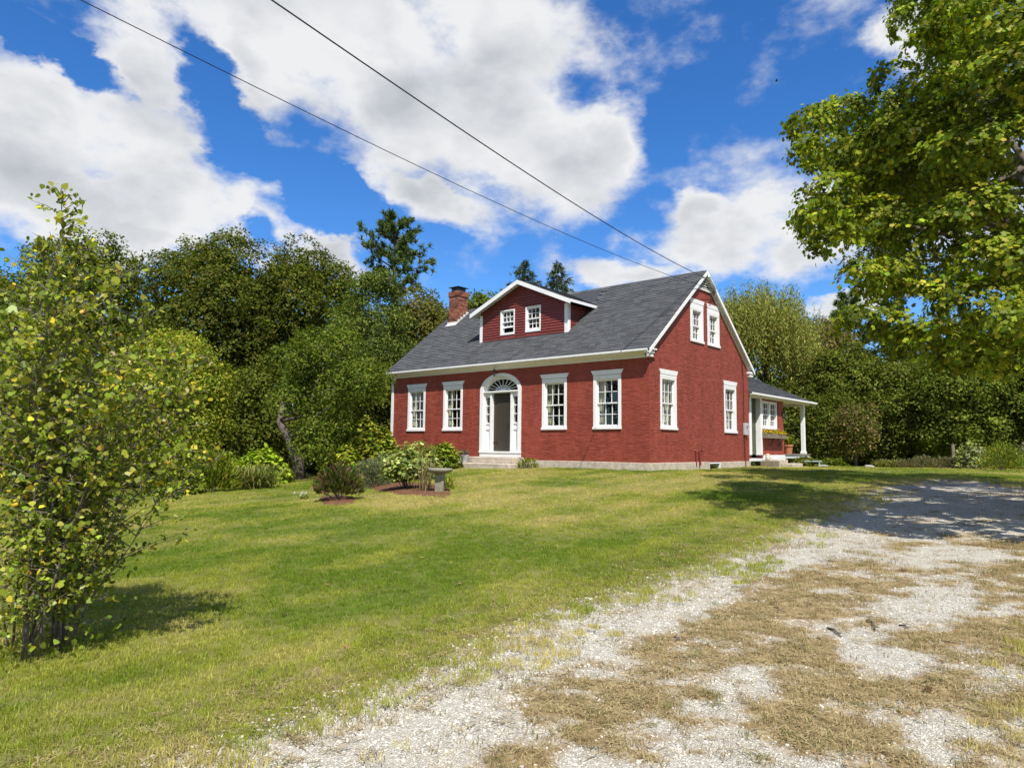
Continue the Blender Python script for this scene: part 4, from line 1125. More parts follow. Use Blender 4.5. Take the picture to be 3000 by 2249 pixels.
# ---- entry wing behind the gable, with its open porch
def wing():
    m = MB(WING)
    m.box(7.50, 8.30, -0.20, 0.0, 0.0, 2.62); m.box(9.36, 9.44, -0.20, -0.001, 0.0, 2.62); m.box(9.44, 11.02, -0.20, -0.001, 0.0, 1.33); m.box(9.44, 11.02, -0.20, -0.001, 2.43, 2.62); m.box(11.02, 11.80, -0.20, -0.001, 0.0, 2.62)
    m.box(8.30, 9.36, -0.20, 0.0, 2.50, 2.62)
    w = P_(m, 'wing_wall', 'clap'); r = random.Random(8)
    k = 9.40
    while k < 11.79:
        b = min(k+0.2, 11.80)
        for a0, b0 in ((0.24, 1.30), (2.44, 2.62)) if k < 11.0 else ((0.24, 2.62),): MB(WING).box(k+0.004, b-0.004, 0.0, 0.02+r.uniform(0, .003), a0, b0, r.random()).build('wall_board', MAT['brick'], w, tint=True)
        k += 0.2
    m = MB(); m.box(-7.6, -0.46, 11.7, 11.80, 0.0, 2.62); m.box(-7.7, -7.6, 7.5, 11.8, 0, 2.62); m.prism; P_(m, 'wing_end_wall', 'clap')
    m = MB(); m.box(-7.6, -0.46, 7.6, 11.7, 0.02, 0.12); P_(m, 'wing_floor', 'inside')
    # entry: white casing, deep reveal, olive door
    m = MB(WING); m.box(8.12, 8.33, -0.20, 0.03, 0.24, 2.50); m.box(9.24, 9.40, -0.22, 0.03, 0.24, 2.50); m.box(8.12, 9.40, -0.20, 0.032, 2.502, 2.64)
    P_(m, 'entry_casing', 'white', bevel=0.004)
    d = MB(WING).box(8.33, 9.24, -0.22, -0.18, 0.26, 2.50).build('side_door', MAT['olive'], house)
    for (a, b, e, f) in ((8.46, 8.74, 0.45, 1.1), (8.82, 9.10, 0.45, 1.1), (8.46, 8.74, 1.3, 2.3), (8.82, 9.10, 1.3, 2.3)): MB(WING).box(a, b, -0.18, -0.17, e, f).build('door_panel', MAT['olive'], d, bevel=0.004)
    MB(WING).tube([(9.12, -0.175, 1.18), (9.12, -0.11, 1.18), (9.02, -0.10, 1.18)], 0.012, 6).build('door_handle', MAT['iron'], d)
    for c in (9.83, 10.63): window(WING, c, 0.79, 1.30, 2.45, cap=0, band=0.0, head=0.045, jamb=0.055, proud=0.035, sash_d=-0.04, sill=False)
    m = MB(WING); m.box(7.56, 9.50, -0.3, 0.045, 0.0, 0.10); m.box(9.50, 11.85, -0.3, 0.05, -0.08, 0.24); m.box(11.85, 14.95, -0.2, 0.05, 0.10, 0.235); P_(m, 'skirt_board', 'white')
    m = MB(); m.box(-6.5, -0.16, 11.81, 14.98, 0.236, 0.285); P_(m, 'porch_deck', 'wood')
    MB(WING).box(14.28, 14.44, -0.10, 0.06, 0.286, 2.56).box(14.25, 14.47, -0.13, 0.09, 0.286, 0.40).build('porch_post', MAT['white'], house, bevel=0.004)
    MB(WING).box(14.28, 14.44, -6.2, -6.04, 0.286, 2.56).build('porch_post', MAT['white'], house, bevel=0.004)
    m = MB(WING); m.box(8.0, 14.98, 0.06, 0.10, 2.53, 2.64); m.box(7.55, 15.0, 0.001, 0.30, 2.60, 2.625); m.box(11.8, 14.98, -0.12, 0.06, 2.545, 2.62); m.box(14.86, 14.98, -6.0, -0.12, 2.5, 2.62); P_(m, 'porch_beam', 'white')
    m = MB(WING); m.box(11.81, 14.85, -6.0, -0.12, 2.60, 2.63); P_(m, 'porch_ceiling', 'white')
    s = 0.445
    R = MB(); y0, y1 = 7.52, 15.12
    prof = [(0.06, 2.655), (-3.9, 2.655+3.96*s), (-7.86, 2.655), (-7.86, 2.60), (-3.9, 2.60+3.96*s), (0.06, 2.60)]
    R.frame = lambda u, d, z: (d, u, z); R.profile(prof, y0, y1); wr = P_(R, 'wing_roof', 'roofcore')
    th = math.atan(s); cs, sn = math.cos(th), math.sin(th); mb = MB(); n = int(3.96/cs/0.142)
    for c in range(n+1):
        s0 = c*0.142-0.02; s1 = s0+0.163; y = y0-r.uniform(0, .2)
        while y < y1:
            wd = r.choice((0.22, 0.3, 0.3, 0.38)); ya, yb = max(y, y0), min(y+wd-0.006, y1+0.01)
            if yb > ya+0.02:
                t = r.uniform(.016, .026); p = lambda sv, yy, h: (0.065-sv*cs+h*sn, yy, 2.652+sv*sn+h*cs)
                mb.quadpts([p(s0, ya, 0), p(s0, yb, 0), p(s1, yb, 0), p(s1, ya, 0), p(s0, ya, t), p(s0, yb, t), p(s1, yb, .003), p(s1, ya, .003)], MB.BF, r.random())
            y += wd
    tag(mb.build('shingle_courses', MAT['shingle'], wr, tint=True), kind='stuff')
    g = MB(WING); g.profile([(0.302, 2.575), (0.37, 2.575), (0.395, 2.60), (0.395, 2.665), (0.383, 2.665), (0.383, 2.61), (0.302, 2.61)], 7.55, 15.16)
    P_(g, 'wing_gutter', 'white')
    g = MB(); g.frame = lambda u, d, z: (u, 15.12+d, z); g.prism([(0.08, 2.645), (-3.9, 2.645+3.98*s), (-3.9, 2.50+3.98*s), (0.08, 2.50)], 0.0, 0.025); P_(g, 'wing_rake', 'white')
    g = MB(); g.frame = lambda u, d, z: (u, 14.9+d, z); g.prism([(-0.3, 2.63), (-7.5, 2.63), (-3.9, 4.2)], 0.0, 0.06); P_(g, 'wing_gable', 'clap')
    # coach lamp on the wing corner
    m = MB(WING); m.box(11.62, 11.70, 0.02, 0.04, 1.85, 2.15).tube([(11.66, 0.04, 2.08), (11.66, 0.14, 2.14), (11.66, 0.16, 2.06)], 0.010, 6).lathe([(0.02, 2.07), (0.07, 2.02), (0.06, 2.00)], 11.66, 0.16, 8).lathe([(0.05, 1.76), (0.02, 1.72)], 11.66, 0.16, 8)
    for k in range(4):
        an = math.pi/4+k*math.pi/2; m.tube([(11.66+.055*math.cos(an), .16+.055*math.sin(an), 2.0), (11.66+.045*math.cos(an), .16+.045*math.sin(an), 1.76)], .006, 5)
    lp = m.build('wall_lamp', MAT['iron'], house); MB(WING).lathe([(0.042, 1.762), (0.05, 1.995)], 11.66, 0.16, 8).build('lamp_glass', MAT['glass'], lp)
wing()

# ---- services on the gable
def services():
    m = MB(GABLE); m.box(6.93, 7.22, 0.012, 0.11, 1.00, 1.45); mt = m.build('meter_box', MAT['meter'], house, bevel=0.008)
    MB(lambda u, d, z: (d, u, z)).tube([(7.07, 0.11, 1.28), (7.07, 0.19, 1.28)], 0.075, 14).build('meter_dial', MAT['glass'], mt)
    MB(GABLE).box(7.22, 7.36, 0.012, 0.07, 1.18, 1.30).build('meter_bracket', MAT['white'], mt)
    MB(GABLE).tube([(6.98, 0.035, 1.45), (6.98, 0.035, 3.25), (6.80, 0.05, 3.9)], 0.018, 6).build('conduit', MAT['pipe'], house)
    MB(GABLE).tube([(7.0, 0.05, 1.0), (7.0, 0.05, 0.25), (7.02, 0.06, -0.25)], 0.022, 6).build('conduit', MAT['pipe'], house)
    MB(GABLE).tube([(2.95, 0.05, -0.12), (2.95, 0.05, 0.38), (2.95, 0.0, 0.42)], 0.028, 8).build('vent_pipe', MAT['pipe'], house)
    MB(GABLE).tube([(3.20, 0.06, -0.12), (3.20, 0.06, 0.36), (3.21, 0.12, 0.41), (3.26, 0.14, 0.40)], 0.036, 8).build('vent_pipe', MAT['pipe'], house)
    MB(GABLE).tube([(4.35, 0.02, 6.02), (4.35, 0.16, 6.02), (4.35, 0.17, 6.10)], 0.016, 6).tube([(3.55, 0.03, 6.30), (3.55, 0.20, 6.30), (3.55, 0.21, 6.36)], 0.014, 6).build('wire_bracket', MAT['iron'], house)
    MB(GABLE).tube([(4.35, 0.17, 6.08), (4.05, 0.12, 5.82), (4.05, 0.10, 5.66), (4.18, 0.08, 5.62), (4.30, 0.06, 5.78), (4.42, 0.03, 5.72)], 0.011, 6).build('drip_loop', MAT['wire'], house)
    MB(GABLE).tube([(3.80, 0.20, 6.48), (3.95, 0.19, 6.36), (4.22, 0.19, 6.20), (4.42, 0.16, 6.0), (4.55, 0.07, 5.9)], 0.04, 7).build('service_mast', MAT['white'], house)
services()

# ---- stone steps
def slab(name, label, x0, x1, y0, y1, z0, z1, group=None, seed=0, cat='step', mat='granite', wob=0.02):
    r = random.Random(seed); m = MB()
    q = lambda: r.uniform(-wob, wob)
    cx, cy = (x0+x1)/2, (y0+y1)/2
    pts = []
    for z in (z0, z1): pts += [(x0-cx+q(), y0-cy+q(), z-z0), (x1-cx+q(), y0-cy+q(), z-z0), (x1-cx+q(), y1-cy+q(), z-z0), (x0-cx+q(), y1-cy+q(), z-z0)]
    m.hexa(pts)
    o = m.build(name, MAT[mat], None, bevel=0.018); o.location = (cx, cy, z0)
    return tag(o, label, cat, group)
slab('granite_step', 'long lower granite step in front of the white doorway', -7.72, -4.62, -1.24, -0.04, -0.45, -0.12, 'front steps', 1)
slab('granite_step', 'upper granite step directly under the white doorway', -7.20, -4.95, -0.64, -0.05, -0.119, 0.088, 'front steps', 2)
slab('stone_step', 'dark small stone block at the left of the side entry steps', 0.12, 0.60, 8.28, 8.95, -0.40, 0.02, 'side entry steps', 3, mat='wood')
slab('stone_step', 'pale upper stone block below the side entry casing', -0.12, 0.55, 9.0, 10.1, -0.40, 0.07, 'side entry steps', 4)
slab('stone_step', 'pale lower stone block of the side entry steps, nearest the porch', 0.56, 0.98, 9.3, 10.5, -0.45, -0.08, 'side entry steps', 5)

# ------------------------------------------------------------------ foliage machinery
TM_DIAMOND = np.array([(0, 0, 0), (.45, .30, .06), (1, 0, -.05), (.45, -.30, .06)])
TM_NARROW = np.array([(0, 0, 0), (.4, .13, .03), (1, 0, -.08), (.4, -.13, .03)])
TM_NEEDLE = np.array([(0, -.05, 0), (0, .05, 0), (1, .035, 0), (1, -.035, 0)])
TM_OVAL = np.array([(0, 0, 0), (.22, .27, .05), (.6, .30, .05), (1, 0, -.08), (.6, -.30, .05), (.22, -.27, .05)])
TM_ASPEN = np.array([(0, 0, 0), (.06, .30, .03), (.32, .46, .06), (.62, .36, .04), (1, 0, -.08), (.62, -.36, .04), (.32, -.46, .06), (.06, -.30, .03)])
TM_MAPLE = np.array([(0, 0, 0), (.05, .42, -.04), (.34, .24, .05), (.62, .50, -.06), (1, 0, -.14), (.62, -.50, -.06), (.34, -.24, .05), (.05, -.42, -.04)])
def unit(v): return v/(np.linalg.norm(v, axis=-1, keepdims=True)+1e-9)
def rdir(n, r): return unit(r.normal(size=(n, 3)))
def leaf_verts(pos, nrm, size, tm, r, droop=0.0):
    n = len(pos); nrm = unit(nrm)
    t = rdir(n, r); t[:, 2] -= droop; t = unit(t-nrm*(t*nrm).sum(1, keepdims=True)); b = np.cross(nrm, t)
    s = size[:, None, None]
    v = pos[:, None]+s*(tm[None, :, 0:1]*t[:, None]+tm[None, :, 1:2]*b[:, None]+tm[None, :, 2:3]*nrm[:, None])
    return v.reshape(-1, 3)
def leaf_cols(n, pal, r, var=0.28):
    """pal: list of (rgb, weight)"""
    w = np.array([p[1] for p in pal], float); w /= w.sum()
    c = np.array([p[0] for p in pal])[r.choice(len(pal), n, p=w)]
    return np.clip(c*(1+r.normal(0, var, (n, 1)))*(1+r.normal(0, 0.08, (n, 3))), 0.004, 0.8)
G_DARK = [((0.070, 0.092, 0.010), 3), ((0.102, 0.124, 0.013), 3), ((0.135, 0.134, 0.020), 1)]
G_MID = [((0.105, 0.140, 0.013), 3), ((0.150, 0.185, 0.020), 2), ((0.070, 0.098, 0.010), 2)]
G_MAPLE = [((0.175, 0.225, 0.013), 3), ((0.275, 0.300, 0.020), 2.2), ((0.105, 0.148, 0.010), 2.4), ((0.340, 0.320, 0.030), 0.5)]
G_OLIVE = [((0.125, 0.135, 0.022), 3), ((0.165, 0.165, 0.030), 2), ((0.085, 0.098, 0.015), 2)]
G_LIGHT = [((0.150, 0.190, 0.032), 3), ((0.200, 0.235, 0.050), 2), ((0.095, 0.130, 0.020), 2)]
G_YELLOW = [((0.220, 0.270, 0.022), 3), ((0.330, 0.330, 0.040), 2), ((0.145, 0.195, 0.016), 2)]
G_ASPEN = [((0.225, 0.270, 0.030), 4), ((0.310, 0.340, 0.045), 3), ((0.145, 0.185, 0.020), 3), ((0.62, 0.50, 0.04), 0.7), ((0.45, 0.46, 0.20), 0.6), ((0.50, 0.30, 0.07), 0.10)]
G_WILLOW = [((0.245, 0.255, 0.052), 3), ((0.320, 0.305, 0.085), 2), ((0.155, 0.170, 0.032), 2.5)]
G_RUST = [((0.228, 0.162, 0.074), 3), ((0.168, 0.168, 0.043), 2), ((0.276, 0.150, 0.090), 1)]
G_PINE = [((0.066, 0.106, 0.026), 3), ((0.102, 0.150, 0.034), 2), ((0.150, 0.180, 0.048), 1)]
G_SPRUCE = [((0.054, 0.086, 0.038), 3), ((0.079, 0.118, 0.046), 2)]

def spray_tone(n, nl, r, amount):      # leaves of one spray share a shade
    return np.repeat(np.clip(1+r.normal(0, amount, n//nl+1), .45, 1.7), nl)[:n, None]
def make_lobes(r, rx, ry, rz, n, lr):
    k = np.arange(n)+r.uniform(0, 1); ph = np.arccos(1-1.86*(k/n)); th = math.pi*(1+5**.5)*k
    d = np.stack([np.cos(th)*np.sin(ph), np.sin(th)*np.sin(ph), np.cos(ph)], -1)+r.normal(0, 0.10, (n, 3))
    d = unit(d); f = r.uniform(0.62, 0.86, (n, 1)); c = d*f*np.array([rx, ry, rz])
    rad = lr*min(rx, rz)*r.uniform(0.72, 1.3, n)
    return c, rad
def lobe_leaves(r, c, rad, N, leaf, spray=0.30, nl=12, up=0.45, flat=0.82, wob=0.42, weight=None):
    """about N leaves in small sprays over the outside of the lobes"""
    pos, nrm = [], []
    out = unit(c+1e-6); w = rad**2*(1 if weight is None else weight); w = w/w.sum()*N/nl
    for i in range(len(c)):
        m = max(3, int(w[i]))
        d = rdir(int(m*2)+8, r); d = d[(d@out[i] > -0.25) | (d[:, 2] > 0.5)][:m]
        sp = c[i]+d*rad[i]*r.uniform(0.72, 1.08, (len(d), 1))*np.array([1, 1, flat])
        dd = np.repeat(d, nl, 0); n0 = unit(dd*0.75+np.array([0, 0, up]))
        off = r.normal(0, spray, (len(dd), 3)); off -= 0.65*n0*(off*n0).sum(1, keepdims=True)
        pos.append(np.repeat(sp, nl, 0)+off)
        nrm.append(unit(n0+r.normal(0, wob, (len(dd), 3))))
    pos = np.vstack(pos); nrm = np.vstack(nrm)
    return pos, nrm, leaf*r.uniform(0.65, 1.35, len(pos))
def limbs(mb, base_path, targets, r0, r, seg=6):
    """tapered trunk along base_path, limbs curving to the targets"""
    P = [np.asarray(p, float) for p in base_path]; n = len(P)
    rad = [r0*(1-0.55*i/(n-1)) for i in range(n)]; rad[0] = r0*1.25
    mb.tube(P, rad, 9)
    for t in targets:
        t = np.asarray(t, float); k = r.integers(n//2, n); a = P[k]
        t = a+(t-a)*.9; m1 = a+(t-a)*0.35+np.array([0, 0, 0.03*np.linalg.norm(t-a)])+r.normal(0, .035, 3)*np.linalg.norm(t-a)
        m2 = a+(t-a)*0.70+np.array([0, 0, 0.02*np.linalg.norm(t-a)])+r.normal(0, .03, 3)*np.linalg.norm(t-a)
        q = rad[k]*0.5
        mb.tube([a, m1, m2, t], [q, q*0.7, q*0.45, q*0.15], seg)
def plant_root(name, loc, label, cat, group=None):
    o = empty(name, tuple(loc)); return tag(o, label, cat, group)
def crown_part(root, pos, nrm, size, tm, cols, mat, r, name='crown', droop=0.0):
    me = raw_mesh(name, leaf_verts(pos, nrm, size, tm, r, droop), len(tm), mat, cols)
    o = add_obj(name, me, root); tag(o, kind='stuff'); return o
def broadleaf(name, label, px, depth, top, half, bottom, pal, seed, n=60, N=20000, leaf=0.17, lr=0.30, group=None, bark='bark', mat='leaf', spray=0.24, tm=TM_DIAMOND, nl=20, squash=0.9, loc=None, core=3200):
    """a deciduous tree found by its column in the photo, the depth of the ground it stands on, its top, bottom and half-width in pixels"""
    r = np.random.default_rng(seed)
    g = ground_at(px, depth) if loc is None else np.array(loc)
    sc_ = depth/F_PX
    hz = lambda py: at(px, py, depth)[2]-g[2] if loc is None else py
    zt, zb = hz(top), max(0.3, hz(bottom)); rx = half*sc_ if loc is None else half
    rz = (zt-zb)/2; zc = (zt+zb)/2
    c, rad = make_lobes(r, rx, rx*squash, rz, n, lr)
    tocam = unit((CAM-g)*np.array([1, 1, 0])) if loc is None else np.array([1., 1., 0])
    wt = np.where((unit(c)@tocam > -0.15) | (unit(c)[:, 2] > .75), 1.0, 0.35)
    pos, nrm, size = lobe_leaves(r, c, rad, N, leaf, spray, nl, weight=wt)
    # inner leaves and twigs that close the crown
    ci = rdir(core, r)*(r.uniform(0, 1, (core, 1))**.4)*np.array([rx, rx*squash, rz])*.76
    pos = np.vstack([pos, ci]); nrm = np.vstack([nrm, rdir(core, r)]); size = np.r_[size, np.full(core, .115*rx)*r.uniform(.6, 1.2, core)]
    pos[:, 2] += zc; c = c+np.array([0, 0, zc])
    keep = pos[:, 2] > 0.05; pos, nrm, size = pos[keep], nrm[keep], size[keep]
    root = plant_root(name, g, label, 'tree', group)
    mb = MB(); h = zb+rz*1.2; ln = r.normal(0, 0.03, 2)*h
    limbs(mb, [(0, 0, -0.15), (ln[0]*.2, ln[1]*.2, h*0.3), (ln[0]*.6, ln[1]*.6, h*0.65), (ln[0], ln[1], h)], [c[i] for i in r.choice(len(c), min(12, len(c)), False)], max(0.07, 0.022*zt), r)
    mb.build('trunk', MAT[bark], root, recalc=False, smooth=True)
    cols = leaf_cols(len(pos), pal, r, 0.16)*spray_tone(len(keep), nl, r, .20)[keep]
    crown_part(root, pos, nrm, size, tm, cols, MAT[mat], r)
    return root

def copy_tree(o, loc, rz, scale, label, group):
    c = o.copy(); COL.objects.link(c); c.location = loc; c.rotation_euler = (0, 0, rz); c.scale = (scale,)*3
    c['label'] = label; c['group'] = group
    for ch in o.children:
        k = ch.copy(); COL.objects.link(k); k.parent = c
    return c

# ------------------------------------------------------------------ trees behind the lawn, left
GL = 'trees behind the lawn on the left'
OLV = [((0.120, 0.112, 0.022), 1.2)]
broadleaf('maple_tree', 'large dense maple with a rounded top, left of the gap before the lower maple', 610, 40, 632, 240, 1370, G_DARK+OLV, 1, 95, 46000, 0.17, 0.27, GL)
broadleaf('maple_tree', 'rounded dark maple with a flat top, just left of the pale ash tree', 880, 43, 690, 225, 1370, G_DARK+OLV, 2, 90, 42000, 0.18, 0.27, GL)
broadleaf('maple_tree', 'broad dark maple rising behind the slender young aspen', 240, 43, 652, 240, 1380, G_DARK+G_MID, 3, 85, 36000, 0.18, 0.28, GL)
broadleaf('maple_tree', 'dark maple at the left edge of the picture behind the aspen', -70, 44, 700, 190, 1380, G_DARK+G_MID, 4, 60, 16000, 0.20, 0.30, GL)
broadleaf('ash_tree', 'pale green airy ash tree in front of the pine', 1085, 37, 745, 125, 1310, G_LIGHT+[((0.07, 0.095, 0.015), 4)], 5, 56, 24000, 0.17, 0.29, GL, tm=TM_NARROW*np.array([1, 1.5, 1]), spray=0.30, nl=16, core=700)
broadleaf('oak_tree', 'dark brownish green tree whose crown meets the left slope of the roof', 1235, 41, 812, 150, 1330, G_OLIVE+[((0.17, 0.13, 0.04), 2)], 6, 56, 24000, 0.16, 0.30, GL)
broadleaf('leafy_tree', 'bright yellowish green tree low between the aspen and the dark maples', 505, 25, 955, 160, 1400, G_YELLOW+[((0.34, 0.29, 0.04), 1)], 8, 34, 22000, 0.11, 0.42, GL, spray=0.17)
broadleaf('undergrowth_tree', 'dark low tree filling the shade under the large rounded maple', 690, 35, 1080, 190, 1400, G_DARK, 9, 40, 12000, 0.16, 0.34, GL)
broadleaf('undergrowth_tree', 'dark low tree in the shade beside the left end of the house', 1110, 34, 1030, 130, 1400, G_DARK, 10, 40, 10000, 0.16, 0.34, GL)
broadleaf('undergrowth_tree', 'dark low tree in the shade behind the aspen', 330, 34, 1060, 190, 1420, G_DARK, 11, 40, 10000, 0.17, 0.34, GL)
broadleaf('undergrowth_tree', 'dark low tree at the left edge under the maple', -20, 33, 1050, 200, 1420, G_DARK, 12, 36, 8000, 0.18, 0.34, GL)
broadleaf('leafy_tree', 'small green tree top showing behind the chimney', 1400, 48, 808, 95, 1250, G_MID+[((0.16, 0.19, 0.02), 2)], 13, 44, 12000, 0.17, 0.34, GL)
broadleaf('leafy_tree', 'green tree top just left of the chimney below the pine', 1300, 47, 875, 75, 1250, G_DARK, 14, 36, 9000, 0.17, 0.34, GL)
def apple_tree():
    r = np.random.default_rng(77); d = 27.0; g, d = ground_px(880, 1404)
    root = plant_root('apple_tree', g, 'old apple tree with a leaning grey trunk at the edge of the lawn', 'tree')
    L = lambda x, y, dd=0: at(x, y, d+dd)-g
    mb = MB()
    path = [np.array([0, 0, -0.2]), L(872, 1350), L(850, 1290), L(820, 1235, .3), L(830, 1180, .5)]
    limbs(mb, path, [L(960, 1050), L(1060, 1120), L(900, 1080, .8), L(880, 1200, -.6), L(1040, 1230, .3), L(980, 1180, -1)], 0.24, r, 7)
    mb.build('trunk', MAT['bark'], root, recalc=False, smooth=True)
    cen = [(960, 1060, 95), (1040, 1130, 110), (900, 1120, 100), (960, 1210, 105), (860, 1200, 80), (1030, 1210, 70), (930, 1290, 85), (1010, 1010, 70), (890, 1030, 65), (1080, 1120, 65), (830, 1130, 55)]
    c = []; rad = []
    for x, y, q in cen:
        for k in range(3):
            c.append(L(x+r.normal(0, 35), y+r.normal(0, 30), r.uniform(-1.6, 1.8))); rad.append(q*d/F_PX*r.uniform(.5, .8))
    c = np.array(c); mid = c.mean(0)
    pos, nrm, size = lobe_leaves(r, c-mid, np.array(rad), 20000, 0.11, 0.16, 12); pos += mid
    keep = pos[:, 2] > 0.2
    crown_part(root, pos[keep], nrm[keep], size[keep], TM_DIAMOND, leaf_cols(keep.sum(), G_MID+[((0.12, 0.15, 0.04), 1)], r), MAT['leaf'], r)
apple_tree()
def needle_tufts(r, centers, dirs, L, n, spread=0.9):
    m = len(centers); d = np.repeat(dirs, n, 0)+r.normal(0, spread, (m*n, 3)); d = unit(d)
    pos = np.repeat(centers, n, 0); side = unit(np.cross(d, rdir(m*n, r)))
    s = L*r.uniform(.7, 1.2, m*n)[:, None]; w = s*0.10
    v = np.stack([pos-side*w, pos+side*w, pos+d*s+side*w*.4, pos+d*s-side*w*.4], 1).reshape(-1, 3)
    return v
def pine(name, label, px, depth, top, half, bottom, seed, n=34, L=0.34):
    r = np.random.default_rng(seed); g = ground_at(px, depth); zt = at(px, top, depth)[2]-g[2]; zb = at(px, bottom, depth)[2]-g[2]; R_ = half*depth/F_PX
    root = plant_root(name, g, label, 'tree', 'conifers')
    mb = MB(); tp = [(0, 0, -.2), (.15, 0, zt*.4), (.05, .1, zt*.7), (0, 0, zt*0.97)]; mb.tube(tp, [.26, .2, .13, .03], 8)
    C, D = [], []
    for i in range(n):
        f = (i+.5)/n; z = zb+(zt-zb)*f**0.85; a = i*2.4+r.normal(0, .3); ext = R_*(1.05-0.75*f**1.6)*r.uniform(.55, 1.05)
        tip = np.array([ext*math.cos(a), ext*math.sin(a), z+ext*r.uniform(.15, .5)]); st = np.array([0, 0, z-0.3])
        mid = (st+tip)/2+np.array([0, 0, -.10*ext]); mb.tube([st, mid, tip], [.07, .045, .015], 5)
        for k in range(15):
            t = r.uniform(.38, 1.05); p = (1-t)**2*st+2*t*(1-t)*mid+t*t*tip+r.normal(0, .17*ext*.5, 3); C.append(p); D.append(unit(tip-st)*.5+np.array([0, 0, .8]))
    mb.build('trunk', MAT['bark'], root, recalc=False, smooth=True)
    v = needle_tufts(r, np.array(C), np.array(D), L, 26)
    o = add_obj('crown', raw_mesh('crown', v, 4, MAT['needle'], leaf_cols(len(v)//4, G_PINE, r)), root); tag(o, kind='stuff')
pine('pine_tree', 'open pine rising above the maples left of the chimney', 1145, 50, 625, 125, 870, 41)
pine('pine_tree', 'dark pine top between the reddish tree and the overhanging maple', 2490, 58, 855, 95, 1180, 42, 30, .4)
pine('pine_tree', 'dark pine partly hidden behind the overhanging maple boughs', 2610, 56, 890, 120, 1180, 43, 30, .4)
def spruce(label, px, depth, top, half_at, py_half, seed):
    r = np.random.default_rng(seed); g = ground_at(px, depth); zt = at(px, top, depth)[2]-g[2]; zh = at(px, py_half, depth)[2]-g[2]; slope = half_at*depth/F_PX/(zt-zh)
    root = plant_root('spruce_tree', g, label, 'tree', 'conifers'); mb = MB(); mb.tube([(0, 0, -.2), (0, 0, zt*.5), (0, 0, zt)], [.22, .13, .02], 8)
    C, D = [], []; z = zt-.25
    while z > zt*0.45:
        R_ = (zt-z)*slope*r.uniform(.85, 1.15)
        for k in range(7):
            a = r.uniform(0, 6.28); tip = np.array([R_*math.cos(a), R_*math.sin(a), z-R_*.25+r.normal(0, .08)]); st = np.array([0, 0, z]); mb.tube([st, tip], [.03, .01], 4, cap=False)
            for q in range(int(3+R_*2)):
                t = r.uniform(.15, 1); C.append(st+(tip-st)*t+r.normal(0, .06+.08*R_, 3)); D.append(unit(tip-st)+np.array([0, 0, -.15]))
        z -= 0.26
    mb.build('trunk', MAT['bark'], root, recalc=False)
    v = needle_tufts(r, np.array(C), np.array(D), .30, 8, .6)
    o = add_obj('crown', raw_mesh('crown', v, 4, MAT['needle'], leaf_cols(len(v)//4, G_SPRUCE, r)), root); tag(o, kind='stuff')
spruce('spruce top behind the dormer roof, the left of two', 1535, 54, 752, 75, 850, 51)
spruce('spruce top behind the main ridge, the right of two', 1632, 52, 758, 68, 860, 52)

# ------------------------------------------------------------------ trees behind the wing, right
GR = 'trees behind the wing on the right'
def willow():
    r = np.random.default_rng(61); px, depth = 2225, 47; g = ground_at(px, depth); k = depth/F_PX
    L = lambda x, y, dd=0: at(x, y, depth+dd)-g
    root = plant_root('willow_tree', g, 'yellowish green willow behind the rear corner of the gable', 'tree', GR)
    mb = MB(); tg = []; S = []
    for i in range(90):
        a = r.uniform(0, math.pi); e = r.uniform(.35, 1)
        x = 2215+165*math.cos(a)*e; y = 1010-175*math.sin(a)*e**.7
        S.append(L(x, y, r.uniform(-3, 3)))
    limbs(mb, [(0, 0, -.2), L(2225, 1250), L(2240, 1120), L(2250, 1010)], [S[i] for i in range(0, 90, 8)]+[L(2330, 900), L(2300, 880, 1), L(2150, 930)], .32, r)
    mb.build('trunk', MAT['bark'], root, recalc=False, smooth=True)
    pos = []; nrm = []
    for s in S:
        for q in range(26):
            p = s+r.normal(0, .75, 3)*np.array([1, 1, .6]); ln = r.uniform(.8, 3.2); m = int(ln*13); t = np.linspace(0, 1, m)[:, None]
            dr = np.array([r.normal(0, .25), r.normal(0, .25), -1]); pp = p+dr*ln*t+r.normal(0, .06, (m, 3)); pos.append(pp); nrm.append(unit(r.normal(0, 1, (m, 3))+np.array([.2, -.2, .5])))
    pos = np.vstack(pos); nrm = np.vstack(nrm); keep = pos[:, 2] > .3; pos, nrm = pos[keep], nrm[keep]
    crown_part(root, pos, nrm, r.uniform(.16, .30, len(pos)), TM_NARROW, leaf_cols(len(pos), G_WILLOW, r, .24), MAT['leaf'], r, droop=1.6)
willow()
broadleaf('rusty_tree', 'reddish brown tinged tree right of the willow', 2405, 53, 893, 120, 1300, G_RUST+G_OLIVE, 71, 50, 16000, .19, .32, GR)
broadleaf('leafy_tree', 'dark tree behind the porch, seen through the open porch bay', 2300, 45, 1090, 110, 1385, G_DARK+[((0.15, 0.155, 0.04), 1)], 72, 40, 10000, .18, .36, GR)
broadleaf('leafy_tree', 'olive green tree right of the porch eave', 2470, 44, 985, 115, 1385, G_OLIVE+G_MID, 73, 60, 22000, .16, .30, GR)
broadleaf('leafy_tree', 'mid green tree standing behind the low brown bed', 2625, 43, 1045, 135, 1385, G_MID+G_OLIVE, 74, 66, 27000, .16, .29, GR)
broadleaf('leafy_tree', 'dense green bushy tree behind the wooden fence post', 2815, 40, 1015, 150, 1390, G_MID+[((.16, .19, .03), 2)], 75, 66, 28000, .155, .29, GR)
broadleaf('leafy_tree', 'dense green tree at the right edge of the picture', 3010, 39, 925, 150, 1390, G_MID+G_DARK, 76, 60, 20000, .16, .30, GR)
broadleaf('leafy_tree', 'tall dark green tree behind the overhanging maple', 2760, 54, 890, 210, 1370, G_DARK+G_OLIVE, 77, 60, 20000, .20, .30, GR)
